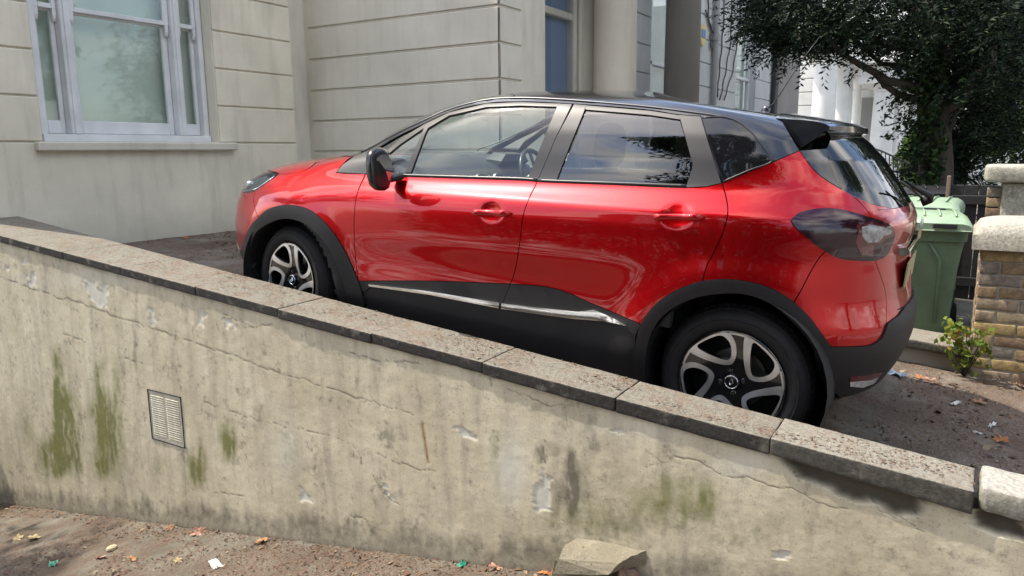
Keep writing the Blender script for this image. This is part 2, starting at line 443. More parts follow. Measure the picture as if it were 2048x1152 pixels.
def inset(poly, d):
    e = np.roll(poly, -1, 0) - poly; e /= np.linalg.norm(e, axis=1, keepdims=True) + 1e-12
    n = np.stack([-e[:, 1], e[:, 0]], 1); nb = n + np.roll(n, 1, 0); L = np.linalg.norm(nb, axis=1, keepdims=True)
    nb = nb / np.maximum(L, .7) ; nb = nb * np.minimum(1 / np.maximum(L / 2, .35), 1.6)
    return poly + nb * d
def in_poly(P, poly):
    x, y = P[:, 0], P[:, 1]; c = np.zeros(len(P), bool); j = len(poly) - 1
    for i in range(len(poly)):
        xi, yi = poly[i]; xj, yj = poly[j]
        k = ((yi > y) != (yj > y)) & (x < (xj - xi) * (y - yi) / (yj - yi + 1e-15) + xi); c ^= k; j = i
    return c
def dist_poly(P, poly):
    d = np.full(len(P), 9.)
    for a, b in zip(poly, np.roll(poly, -1, 0)):
        e = b - a; u = np.clip(((P - a) @ e) / (e @ e + 1e-12), 0, 1); d = np.minimum(d, np.linalg.norm(P - (a + u[:, None] * e), axis=1))
    return d
CAR = empty('parked_car', tuple(G0))
tag(CAR, 'red hatchback with black roof and tinted windows parked behind the sloping wall', 'car')
def w2car(P): return np.asarray(P) - G0
PANELS = {}
def panel(name, poly, mat, parent=None, gap=.0022, off=0., thick=.014, grid=.022, sides=(1, -1), dome=0., center=False, roundedge=.003):
    poly = inset(poly, gap) if gap else poly
    lo = poly.min(0); hi = poly.max(0)
    gx, gy = np.meshgrid(np.arange(lo[0], hi[0], grid), np.arange(lo[1], hi[1], grid * .8), indexing='ij')
    gx = gx + (np.arange(gx.shape[1]) % 2)[None, :] * grid * .5
    P = np.stack([gx.ravel(), gy.ravel()], 1); P = P[in_poly(P, poly)]
    if len(P): P = P[dist_poly(P, poly) > grid * .35]
    n = len(poly); pts = [Vector(p) for p in poly] + [Vector(p) for p in P]
    r = delaunay_2d_cdt(pts, [(i, (i + 1) % n) for i in range(n)], [list(range(n))], 1, 1e-7)
    vs = np.array([tuple(a) for a in r[0]]); tris = [tuple(f) for f in r[2]]
    t, v = vs[:, 0], vs[:, 1]
    nrm = SN(t, v) * NSIGN
    o_ = off
    if dome:
        dd = dist_poly(vs, poly); o_ = off + dome * (1 - np.exp(-dd / .03))
    Pn = S(t, v) + nrm * (o_[:, None] if hasattr(o_, '__len__') else o_)
    # edge flange from the outline: rounded lip then inwards
    nb = SN(poly[:, 0], poly[:, 1]) * NSIGN
    pin = inset(poly, -roundedge * 0)
    base = S(poly[:, 0], poly[:, 1])
    e1 = base + nb * off; e2 = base + nb * (off - thick)
    objs = []
    for sd in sides:
        def fx(a, vec=False):
            a = a.copy(); a[:, 1] *= sd
            if vec: return a[:, 0:1] * D3 + a[:, 1:2] * np.array([-1., 0, 0]) + a[:, 2:3] * U3
            return w2car(loc2w(a))
        V = np.concatenate([fx(Pn), fx(e1), fx(e2)]); k = len(Pn)
        F = [(f if sd > 0 else f[::-1]) for f in tris]
        for i in range(n):
            j = (i + 1) % n; q = (k + i, k + n + i, k + n + j, k + j); F.append(q if sd > 0 else q[::-1])
        # check winding against the outward normal once
        nn_ = fx(nrm, True)
        a, b, c = [V[i] for i in F[0][:3]]
        if np.dot(np.cross(b - a, c - a), nn_[F[0][0]]) < 0: F = [f[::-1] for f in F]
        out = np.roll(poly, -1, 0) - np.roll(poly, 1, 0)
        en = np.cross(np.roll(base, -1, 0) - np.roll(base, 1, 0), nb); en /= np.linalg.norm(en, axis=1, keepdims=True) + 1e-9
        # which way does it point?
        cen = base + en * .004
        NN = np.concatenate([nn_, fx(en, True), fx(en, True)])
        mid = Pn.mean(0)
        if np.mean(np.sum((base - mid) * en, 1)) < 0: NN[len(nn_):] *= -1
        par = parent[0 if sd > 0 else 1] if isinstance(parent, (list, tuple)) else (parent or CAR)
        o = mesh_obj(name, V, F, mat, par, True, norms=NN)
        objs.append(o)
    return objs
def paint_mat():
    m, t, b = new_mat('red_car_paint')
    b.inputs['Base Color'].default_value = (.43, .001, .004, 1); b.inputs['Metallic'].default_value = .85; b.inputs['Specular IOR Level'].default_value = .2
    b.inputs['Roughness'].default_value = .33; b.inputs['Coat Weight'].default_value = 1; b.inputs['Coat Roughness'].default_value = .035
    b.inputs['Coat IOR'].default_value = 1.5
    p = pos(t)
    d = noise(t, mapping(t, p, (1, 1, 1)), 7, 8, .7)
    r = nn(t, 'ShaderNodeMapRange'); r.inputs[1].default_value = .45; r.inputs[2].default_value = .8; r.inputs[3].default_value = .035; r.inputs[4].default_value = .07
    t.links.new(d, r.inputs[0]); t.links.new(r.outputs[0], b.inputs['Coat Roughness'])
    fl = noise(t, p, 900, 2); bump(t, b, fl, .015, .001)
    return m
M['red'] = paint_mat()
M['black_gloss'] = simple('black_gloss_paint', (.010, .011, .016), .22, coat=1); M['black_gloss'].node_tree.nodes['Principled BSDF'].inputs['Coat Roughness'].default_value = .07
M['black_plastic'] = simple('black_textured_plastic', (.014, .013, .015), .55, spec=.35, bump=.08, bscale=400, var=.2, vscale=9)
M['pillar'] = simple('satin_black_pillar_film', (.040, .038, .039), .42)
M['trim'] = simple('dark_rubber_trim', (.03, .03, .032), .35)
M['satin'] = simple('satin_grey_rail', (.12, .12, .125), .35, metal=.8)
M['chrome'] = simple('chrome', (.75, .75, .76), .06, metal=1)
M['alloy'] = simple('machined_alloy', (.72, .72, .73), .36, metal=.9, var=.25, vscale=14)
M['rimblack'] = simple('gloss_black_rim', (.008, .008, .009), .18, coat=.8)
M['rubber'] = simple('tyre_rubber', (.011, .010, .011), .7, spec=.3, bump=.05, bscale=120, var=.3, vscale=20)
M['steel'] = simple('brake_steel', (.14, .13, .12), .45, metal=.8)
M['shell'] = simple('car_underside_black', (.006, .006, .007), .8)
M['tint'] = glassmat('front_window_glass', (.86, .93, .89), ior=1.6, rough=.05)
M['tint2'] = glassmat('rear_window_privacy_glass', (.24, .235, .24), ior=2.0)
M['darkglass'] = simple('dark_privacy_glass', (.008, .008, .010), .03, spec=.6, coat=.35)
M['lampred'] = simple('smoked_red_lamp_lens', (.022, .003, .010), .10, coat=.25, spec=.5)
M['lampred2'] = simple('bright_red_lamp', (.09, .003, .008), .15, coat=1)
M['lampclear'] = simple('clear_reversing_lens', (.55, .55, .56), .2, coat=1, var=.4, vscale=40)
M['lampgrey'] = simple('grey_reversing_lens', (.32, .31, .31), .2, coat=.6, var=.6, vscale=40)
M['lamplens'] = glassmat('headlamp_lens', (.80, .83, .85), ior=1.6)
M['seat'] = simple('dark_seat_fabric', (.035, .035, .038), .85, bump=.2, bscale=300)
M['dash'] = simple('dashboard_plastic', (.045, .047, .05), .6)

TC = TMAX; TR = 0.0
belt = lambda *p: p
P = lambda *a: [('p', x, y) for x, y in a]
# --- outlines shared by neighbouring panels (traced on the near side)
L_fd = P((731.7, 347.5), (715, 385), (708.7, 427), (708.7, 477), (712, 527), (717, 562))             # fender | front door
L_bg = P((1075, 363), (1057, 399.5), (1046, 432), (1041.7, 467.6), (1037, 503), (1029, 545), (1021, 568))   # front | rear door
L_beltf = P((731.7, 347.5), (792, 352), (920, 356), (1055, 361), (1075, 363))
L_beltr = P((1075, 363), (1200, 368), (1371, 375), (1413, 373), (1444, 366))
L_rg = P((1444, 366), (1452.6, 397), (1455.7, 424), (1448, 459), (1428.5, 503), (1413, 533.5), (1405, 562))  # rear door | quarter
L_ra1 = P((1405, 562), (1369, 574), (1336.7, 590), (1304.5, 617), (1282, 649))                      # rear arch, front half
L_ra2 = P((1405, 562), (1449.5, 559), (1498, 564), (1546, 578.7), (1588, 604.5))                    # rear arch behind
L_ra3 = P((1588, 604.5), (1620, 636.7), (1646, 672), (1662, 694))
L_lowf = P((717, 562), (860, 562), (1021, 568))
L_lowr = P((1021, 568), (1088, 573), (1132, 584), (1176, 604), (1228.5, 626), (1282, 649))
L_qtop = P((1444, 366), (1543, 325), (1599, 301))
L_seam = P((1599, 301), (1633, 345), (1677, 375), (1699, 387), (1720, 405), (1743, 435), (1757, 480), (1751, 522), (1759, 544), (1771, 584), (1773, 620), (1773, 648))
L_qb = P((1588, 604.5), (1600, 584), (1649, 504), (1700, 480), (1757, 480))

front_door = panel('front_door', ring(chain(L_beltf), chain(L_bg), chain(L_lowf)[::-1], chain(L_fd)[::-1]), M['red'], grid=.012)
rear_door = panel('rear_door', ring(chain(L_beltr), chain(L_rg), chain(L_ra1), chain(L_lowr)[::-1], chain(L_bg)[::-1]), M['red'], grid=.012)
c_seam = chain(L_seam)
def upto(c, px):
    q = np.array(inv(px)); i = int(np.argmin(np.hypot(*(c - q).T))); return i
i480 = upto(c_seam, (1757, 480))
quarter = panel('quarter_panel', ring(chain(L_qtop), c_seam[:i480 + 1], chain(L_qb)[::-1], chain(L_ra2)[::-1], chain(L_rg)[::-1]), M['red'])
L_bumptop = P((1662, 694), (1700, 693.5), (1744, 689), (1762, 675), (1773, 648))
panel('rear_bumper_skin', ring(chain(L_qb), c_seam[i480:], chain(L_bumptop)[::-1], chain(L_ra3)[::-1]), M['red'])
# tailgate, lower painted part
iG = upto(c_seam, (1699, 387))
vb = inv((1773, 648))[1]; vbt = inv((1806, 616))[1] + .004; vg = inv((1786, 417))[1]
gl_bot = P((1699, 387), (1742.6, 408), (1786, 417)) + [('t', .55, vg), ('t', TR + .001, vg)]
tg = ring(c_seam[iG:], chain([('p', 1773, 648), ('p', 1795, 631), ('p', 1808, 613), ('t', .35, vbt), ('t', .001, vbt)], curve=False), chain(gl_bot, curve=False)[::-1])
tailgate = panel('tailgate', tg, M['red'], gap=.0015)
# glass of the tailgate and its black surround
v_gt = 1.385
gl_side = P((1653, 297), (1664, 344.6), (1685.5, 380), (1742.6, 408))
hatch_black = ring(chain(P((1599, 301), (1633, 345), (1677, 375), (1699, 387)), curve=True), chain(P((1699, 387), (1742.6, 408)), curve=False), chain(gl_side)[::-1],
                   chain([('p', 1653, 297), ('p', 1599, 301)], curve=False))
panel('tailgate_side_frame', hatch_black, M['black_gloss'], tailgate, gap=.0015)
rearglass = ring(chain(gl_side), chain([('p', 1742.6, 408), ('p', 1786, 417), ('t', .55, vg), ('t', .001, vg), ('t', .001, v_gt), ('t', .5, v_gt), ('p', 1653, 297)], curve=False))
panel('rear_screen', rearglass, M['darkglass'], tailgate, gap=.0015, off=-.002)
# roof with the rear pillars
v_ws = 1.495
A_up = P((708, 313), (732, 303), (780, 276), (830, 249), (880, 227), (930, 210), (985, 198), (1030, 192))
W_top = P((746, 299), (760, 293), (800, 270), (850, 246), (898, 224), (973, 206), (1040, 203), (1120, 206), (1169, 209), (1300, 220), (1358, 229), (1402, 232))
C_rear = P((1402, 232), (1420, 290), (1444, 366))
roofp = ring(chain(W_top), chain(C_rear), chain(L_qtop), chain([('p', 1599, 301), ('p', 1580, 270), ('p', 1562, 238)]),
             chain([('p', 1562, 238), ('t', .40, 1.435), ('t', .001, 1.43), ('t', .001, 1.53), ('t', TC - .001, 1.53), ('t', TC - .001, v_ws)], curve=False),
             chain([('t', TC - .001, v_ws), ('t', TC - .5, v_ws), ('p', 1030, 192)], curve=False), chain(A_up)[::-1],
             chain([('p', 708, 313), ('p', 746, 299)], curve=False))
roof = panel('roof', roofp, M['black_gloss'], gap=.0015, grid=.026)
# windscreen
ws = ring(chain(A_up), chain([('p', 1030, 192), ('t', TC - .5, v_ws), ('t', TC - .001, v_ws), ('t', TC - .001, 1.175), ('t', TC - .6, 1.175), ('p', 708, 313)], curve=False))
panel('windscreen', ws, M['tint'], gap=.0015, off=-.003, thick=.005)
# fender, bonnet, front bumper
L_hood = P((558, 348), (581.7, 347.5), (606.7, 342), (623, 333), (642, 316)) + [('s', 2.56, 1.13), ('s', 2.44, 1.165)]
L_head = P((558, 348), (536, 364), (509, 383))
L_fbs = P((509, 383), (507, 400), (514, 430), (518, 435))
L_fa1 = P((518, 435), (535.8, 419), (573, 410), (615, 418), (648, 443), (677.5, 481), (698, 518), (712, 551), (717, 562))
fender = panel('front_wing', ring(chain(L_fd), chain(L_fa1)[::-1], chain(L_fbs)[::-1], chain(L_head)[::-1], chain(L_hood),
               chain([('s', 2.44, 1.165), ('p', 708, 313), ('p', 700, 316), ('p', 684, 331), ('p', 673, 345), ('p', 690, 347), ('p', 731.7, 347.5)], curve=False)), M['red'])
L_hl_top = P((558, 348), (536, 340), (518, 345), (500, 357)) + [('t', TC - .48, .985)]
bonnet = panel('bonnet', ring(chain(L_hood), chain([('s', 2.44, 1.165), ('t', TC - .5, 1.17), ('t', TC - .001, 1.17), ('t', TC - .001, .97), ('t', TC - .48, .985)], curve=False), chain(L_hl_top)[::-1]), M['red'], gap=.0015)
L_hl_bot = P((509, 383), (490, 386)) + [('t', TC - .48, .89)]
panel('headlamp_bowl', ring(chain(L_head), chain(L_hl_bot), chain([('t', TC - .48, .89), ('t', TC - .48, .985)], curve=False), chain(L_hl_top)[::-1]), M['rimblack'], off=-.04, thick=.0, gap=.003)
hl = panel('headlight', ring(chain(L_head), chain(L_hl_bot), chain([('t', TC - .48, .89), ('t', TC - .48, .985)], curve=False), chain(L_hl_top)[::-1]), M['lamplens'], off=.001, thick=.03, gap=.003)
for k, sd in enumerate((1, -1)):
    for (tt_, vv, r) in ((TC - .60, .935, .033), (TC - .72, .955, .026)):
        c = S(tt_, vv); n_ = SN(np.array([tt_]), np.array([vv]))[0] * NSIGN
        c = c - n_ * .022; c[1] *= sd
        b_ = MB(); Mx = Matrix.Translation(Vector(w2car(loc2w(c)))) @ Vector(D3).to_track_quat('Z', 'Y').to_matrix().to_4x4()
        b_.lathe([(.001, -.012), (r * .7, -.006), (r, .01), (r * .92, .012), (r * .6, .0), (.001, .006)], 20, Mx).build('lamp_reflector', M['chrome'], hl[k], True)
    st = [S(a_, b2) for a_, b2 in chain(P((548, 352), (532, 364), (508, 379), (493, 381)))]
    st = [w2car(loc2w(np.array([q[0], q[1] * sd, q[2]]))) - D3 * .004 for q in st]
    MB().tube(st, .0045, 6).build('light_guide', M['chrome'], hl[k], True)
v_fb = inv((481, 506))[1]
L_fb_low = P((484, 500), (472, 503)) + [('t', TC - .6, .50), ('t', TC - .001, .44)]
L_fa0 = P((484, 500), (494, 468), (504, 449), (518, 435))
panel('front_bumper', ring(chain(L_fa0), chain(L_fbs)[::-1], chain(L_hl_bot, curve=False), chain([('t', TC - .48, .89), ('t', TC - .48, .68), ('t', TC - .001, .66), ('t', TC - .001, .44)], curve=False), chain(L_fb_low, curve=False)[::-1]), M['red'])
panel('grille', ring(chain([('t', TC - .48, .68), ('t', TC - .001, .66), ('t', TC - .001, .97), ('t', TC - .48, .985), ('t', TC - .48, .68)], curve=False)), M['rimblack'], off=-.01)
# black cladding
OC = .006
fb_in = P((497, 545), (503, 500), (511, 468), (536, 447.5), (569, 437), (602.5, 443), (631.7, 464), (656.7, 493), (673, 526.7), (690, 572.5), (697, 605))
fb_out = P((484, 500), (494, 468), (504, 449), (518, 435), (535.8, 419), (573, 410), (615, 418), (648, 443), (677.5, 481), (698, 518), (712, 551), (717, 562), (724, 585), (730, 612))
L_in = chain(fb_in)
front_arch = panel('wheel_arch_trim', ring(chain(fb_out), chain([fb_out[-1], fb_in[-1]], curve=False), L_in[::-1], chain([fb_in[0], ('s', 2.98, .36), ('p', 484, 500)], curve=False)), M['black_plastic'], off=OC, gap=.0, thick=.04)
panel('front_bumper_lower', ring(chain(L_fb_low, curve=False), chain([('t', TC - .001, .44), ('t', TC - .001, .22), ('t', TC - .8, .22), ('s', 2.96, .26), ('s', 2.98, .36), ('p', 484, 500)], curve=False)), M['black_plastic'], off=.003, gap=.0)
ra_out = P((1268, 760), (1266, 720), (1271, 690), (1282, 649), (1304.5, 617), (1336.7, 590), (1369, 574), (1405, 562), (1449.5, 559), (1498, 564), (1546, 578.7), (1588, 604.5), (1620, 636.7), (1646, 672), (1662, 694))
ra_in = P((1293, 770), (1290, 730), (1293, 700), (1302, 668), (1320.6, 636.7), (1353, 611), (1394.7, 594), (1440, 586.7), (1491, 588), (1536.5, 604.5), (1578, 636.7), (1610.6, 672), (1630, 701))
panel('wheel_arch_trim', ring(chain(ra_out), chain([ra_out[-1], ra_in[-1]], curve=False), chain(ra_in)[::-1], chain([ra_in[0], ra_out[0]], curve=False)), M['black_plastic'], off=OC, gap=.0, thick=.04)
# lower door cladding, chrome strip and sill
cl_bot = P((740, 576), (860, 590), (1000, 617), (1088, 629), (1170, 640), (1211, 641), (1255, 650), (1273, 668))
cl_f = P((740, 576), (860, 590), (1002, 617)); cl_fr = P((1002, 617), (1088, 629), (1170, 641), (1240, 655), (1271, 672))
panel('door_cladding', ring(chain(L_lowf), chain(P((1021, 568), (1013, 586), (1002, 617)), curve=False), chain(cl_f)[::-1], chain(P((740, 576), (724, 585), (717, 562)), curve=False)), M['black_plastic'], front_door, gap=.0015)
panel('door_cladding', ring(chain(L_lowr), chain(P((1282, 649), (1271, 672)), curve=False), chain(cl_fr)[::-1], chain(P((1002, 617), (1013, 586), (1021, 568)), curve=False)), M['black_plastic'], rear_door, gap=.0015)
panel('door_moulding', ring(chain(P((738, 568), (860, 582), (1000, 605), (999, 616), (860, 589), (740, 572)), curve=False)), M['chrome'], front_door, gap=0, off=.008, thick=.01, grid=.012, dome=.004)
panel('door_moulding', ring(chain(P((1004, 606), (1088, 616), (1158, 623), (1189, 619), (1225, 634), (1255, 651), (1211, 642), (1150, 637), (1088, 629), (1004, 617)), curve=False)), M['chrome'], rear_door, gap=0, off=.008, thick=.01, grid=.012, dome=.004)
sill = ring(chain(cl_f), chain(cl_fr), chain(P((1271, 672), (1266, 720), (1268, 760)), curve=False), chain([('p', 1268, 760), ('s', .50, .20), ('s', 2.0, .20), ('p', 730, 612), ('p', 724, 585), ('p', 740, 576)], curve=False))
panel('sill', sill, M['black_plastic'], gap=.0015, off=-.006)
# rear bumper, lower
vt = inv((1795, 631.6))[1]
rb = ring(chain(L_bumptop), chain([('p', 1773, 648), ('p', 1795, 631), ('p', 1808, 613), ('t', .35, vbt), ('t', .001, vbt), ('t', .001, .30), ('t', .9, .28), ('s', -.40, .28)], curve=False),
          chain([('s', -.40, .28), ('p', 1646, 766), ('p', 1635, 733), ('p', 1630, 701), ('p', 1662, 694)], curve=False))
rbump = panel('rear_bumper', rb, M['black_plastic'], gap=.0, off=.008, thick=.03)
panel('rear_reflector', ring(chain(P((1697, 751), (1730, 748), (1762, 742), (1754, 751), (1740, 757), (1697, 761)), curve=False)), M['lampred2'], rbump, gap=0, off=.011, thick=.01)
panel('fog_lamp', ring(chain(P((1697, 761), (1740, 757), (1754, 751), (1744, 764), (1722, 772), (1697, 770)), curve=False)), M['lampclear'], rbump, gap=0, off=.011, thick=.01)
# tail lamps
tl = P((1581, 440), (1595, 429), (1624, 421), (1660, 419), (1693, 424), (1730, 434.7), (1762, 444), (1783, 456), (1786, 470), (1778, 493), (1768, 511), (1751, 520), (1715, 521), (1678, 516), (1649, 502), (1613, 475), (1587, 451), (1581, 440))
lamp = panel('tail_light', ring(chain(tl)), M['lampred'], gap=0, off=.010, thick=.016, grid=.014, dome=.006)
cr_o = P((1708, 450), (1735, 446), (1765, 452), (1780, 458), (1778, 470), (1764, 476), (1755, 486), (1742, 488), (1738, 510), (1716, 507), (1706, 485)); 
panel('lamp_outline', ring(chain(cr_o, curve=False)), M['lampred2'], lamp, gap=0, off=.0166, thick=.003, grid=.012)
panel('reversing_light', ring(chain(P((1717, 455), (1738, 451), (1762, 456), (1776, 461), (1772, 467), (1760, 471), (1750, 482), (1728, 484), (1718, 472)), curve=False)), M['lampgrey'], lamp, gap=0, off=.0182, thick=.003, grid=.012)
# windows
q_tri = P((765, 314), (776, 300), (850, 252), (842, 272), (812, 345), (794, 348), (762, 345))
g_front = P((822, 347), (856, 255), (898, 229), (973, 212), (1040, 209), (1116, 212), (1090, 270), (1054, 357), (940, 353))
g_rear = P((1173, 217), (1300, 228), (1358, 237), (1387, 331), (1371, 370), (1240, 366), (1113, 361), (1140, 300))
g_q = P((1404, 238), (1440, 236), (1466, 241), (1492, 257), (1519, 288), (1540, 316), (1541, 322), (1500, 338), (1447, 361), (1425, 300))
def crv(pts): return ring(chain(pts + [pts[0]], curve=False))
wf = panel('front_window', crv(g_front), M['tint'], front_door, gap=0, off=-.006, thick=.004)
panel('corner_window', crv(P((779, 306), (800, 287), (846, 257), (811, 344), (794, 348), (774, 347), (772, 330))), M['tint'], front_door, gap=0, off=-.006, thick=.004)
wr = panel('rear_window', crv(g_rear), M['tint2'], rear_door, gap=0, off=-.006, thick=.004)
panel('quarter_window', crv(g_q), M['darkglass'], quarter, gap=0, off=.0015, thick=.004)
qf = [chain(g_q + [g_q[0]])]
# black pillar films and frames between belt, roof and glass
def strip(name, outer, mat, par, **k): return panel(name, crv(P(*outer)), mat, par, **k)
strip('pillar_cover', [(1116, 207), (1145, 208), (1112, 275), (1075, 363), (1054, 360), (1090, 270)], M['pillar'], front_door, gap=.001, off=.001)
strip('pillar_cover', [(1148, 208.5), (1173, 210), (1169, 222), (1140, 292), (1112, 364), (1075, 363), (1112, 275)], M['pillar'], rear_door, gap=.001, off=.001)
strip('pillar_cover', [(1358, 230), (1401, 233), (1420, 295), (1443, 366), (1413, 373), (1371, 375), (1386, 332), (1372, 280)], M['pillar'], rear_door, gap=.001, off=.001)
strip('window_frame', [(776, 299), (800, 278), (850, 248), (898, 225), (973, 207.5), (1040, 204.5), (1119, 207.5), (1116, 213.5), (1040, 211), (973, 214), (898, 231), (856, 256), (850, 268), (822, 345), (811, 345), (848, 256), (800, 289), (778, 307)], M['pillar'], front_door, gap=0, off=.001)
strip('window_frame', [(1171, 211), (1300, 222), (1359, 231), (1360, 239), (1300, 230), (1171, 219)], M['pillar'], rear_door, gap=0, off=.001)
strip('mirror_triangle', [(673, 345), (684, 331), (708, 313), (760, 294), (778, 300), (770, 320), (762, 346), (731, 348)], M['pillar'], fender, gap=.001, off=.002)
# roof rail line
for sd in (1, -1):
    for nm, pts, r_, mt in (('roof_moulding', [(722, 304), (746, 293), (800, 264), (850, 240), (898, 219), (973, 200), (1040, 196), (1120, 199), (1200, 205), (1300, 214), (1402, 227), (1450, 234)], .0045, 'satin'),
                            ('quarter_window_seal', [(1404, 236), (1440, 234), (1466, 239), (1494, 256), (1521, 287), (1542, 315), (1543, 323), (1500, 340), (1447, 363)], .004, 'trim')):
        c = S(*chain(P(*pts)).T); n_ = SN(*chain(P(*pts)).T) * NSIGN; c = c + n_ * .001; c[:, 1] *= sd
        MB().tube(list(w2car(loc2w(c))), r_, 6).build(nm, M[mt], roof[0 if sd > 0 else 1], True)
for dr_, pts in ((front_door, [(734, 346.5), (794, 350), (920, 354), (1056, 358.5), (1074, 360.5)]), (rear_door, [(1077, 361), (1112, 362.5), (1240, 367), (1371, 372)])):
    c0_ = chain(P(*pts)); c0_ = S(*c0_.T) + SN(*c0_.T) * NSIGN * .001
    for sd in (1, -1):
        c = c0_.copy(); c[:, 1] *= sd; MB().tube(list(w2car(loc2w(c))), .0075, 8).build('window_seal', M['trim'], dr_[0 if sd > 0 else 1], True)
# inner shell below the belt, with open wheel housings
t_, v_ = np.meshgrid(np.linspace(0, TMAX, 200), np.linspace(.2, 1.02, 46), indexing='ij')
P3 = S(t_, v_) - SN(t_, v_) * NSIGN * .022
for sd in (1, -1):
    Q = P3.copy(); Q[..., 1] *= sd; idx = np.arange(200 * 46).reshape(200, 46); F = []
    for i in range(199):
        for j in range(45):
            c = P3[i, j]
            if any(np.hypot(c[0] - h_, c[2] - .33) < .39 for h_ in HUBS): continue
            if c[2] > .96 + .05 * (1.3 - c[0]) and -.1 < c[0] < 2.3: continue
            F.append((idx[i, j], idx[i + 1, j], idx[i + 1, j + 1], idx[i, j + 1]))
    mesh_obj('inner_shell', w2car(loc2w(Q.reshape(-1, 3))), F, M['shell'], CAR)
    for h_ in HUBS:
        v = []; f = []
        a_ = np.linspace(R_(-35), R_(215), 26)
        for y_ in (.845, .50):
            for a in a_: v.append((h_ + .385 * math.cos(a), sd * y_, .33 + .385 * math.sin(a)))
        for i in range(25): f.append((i, i + 1, 27 + i, 26 + i))
        f.append(tuple(range(26, 52)))
        mesh_obj('wheel_housing', w2car(loc2w(np.array(v))), f, M['shell'], CAR)
b_ = MB().box(-.30, 2.98, -.62, .62, .19, .23); b_.v = [tuple(w2car(loc2w(np.array(q)))) for q in b_.v]
b_.build('floor_pan', M['shell'], CAR)

# wheels: built once round the z axis (outer face towards +z), then copied
HOLE_O = [(805, 215), (880, 238), (985, 290), (1085, 365), (1143, 440), (1133, 500), (1085, 560), (1005, 602), (920, 613), (872, 590), (835, 490), (813, 350)]
HOLE_I = [(882, 252), (965, 300), (1060, 372), (1092, 415), (1090, 465), (1060, 520), (1000, 558), (940, 574), (906, 555), (886, 480), (876, 350)]
RIM_R = .222
def relc(pts):
    q = np.array(pts, float); q = (q - [745, 668]) / 463. * RIM_R * 1.0; q[:, 1] *= -1; return q
def rounded(q, it=2):
    for _ in range(it):
        q = np.concatenate([[.75 * a + .25 * b, .25 * a + .75 * b] for a, b in zip(q, np.roll(q, -1, 0))])
    return q
def rotz(q, a): c, s = math.cos(a), math.sin(a); return q @ np.array([[c, s], [-s, c]])
def ccw(q): return q if np.sum(q[:, 0] * np.roll(q[:, 1], -1) - np.roll(q[:, 0], -1) * q[:, 1]) > 0 else q[::-1]
def plate(outer, holes, zf, h0, h1):
    """flat shape with holes; height follows zf(r)"""
    pts = [Vector(p) for p in outer]; ed = [(i, (i + 1) % len(outer)) for i in range(len(outer))]; fc = [list(range(len(outer)))]
    for h in holes:
        b = len(pts); pts += [Vector(p) for p in h]; ed += [(b + i, b + (i + 1) % len(h)) for i in range(len(h))]
    lo = outer.min(0); hi = outer.max(0); g = .012
    gx, gy = np.meshgrid(np.arange(lo[0], hi[0], g), np.arange(lo[1], hi[1], g)); Q = np.stack([gx.ravel(), gy.ravel()], 1)
    k = in_poly(Q, outer) & (dist_poly(Q, outer) > .004)
    for h in holes: k &= ~in_poly(Q, np.array(h)) & (dist_poly(Q, np.array(h)) > .004)
    pts += [Vector(p) for p in Q[k]]
    r = delaunay_2d_cdt(pts, ed, [], 0, 1e-7); V = np.array([tuple(a) for a in r[0]]); F = []
    cen = [np.mean([V[i] for i in f], 0) for f in r[2]]; C = np.array(cen); keep = in_poly(C, outer)
    for h in holes: keep &= ~in_poly(C, np.array(h))
    F = [tuple(f) for f, kk in zip(r[2], keep) if kk]
    zt = zf(np.hypot(V[:, 0], V[:, 1])); b = MB(); n = len(V)
    v3 = [(x, y, z + h1) for (x, y), z in zip(V, zt)]; b.add(v3, F)
    for loop in [outer] + [np.array(h) for h in holes]:
        zz = zf(np.hypot(loop[:, 0], loop[:, 1])); m_ = len(loop)
        b.add([(x, y, z + h1) for (x, y), z in zip(loop, zz)] + [(x, y, z + h0) for (x, y), z in zip(loop, zz)], [(i, (i + 1) % m_, m_ + (i + 1) % m_, m_ + i) for i in range(m_)])
    return b
zface = lambda r: .000 - .018 * np.clip((.16 - r) / .12, 0, 1) ** 1.5 - .004
HO = ccw(rounded(relc(HOLE_O))); HI = ccw(rounded(relc(HOLE_I)))
ang = np.linspace(0, 2 * math.pi, 90, endpoint=False); circ = lambda r: np.stack([r * np.cos(ang), r * np.sin(ang)], 1)
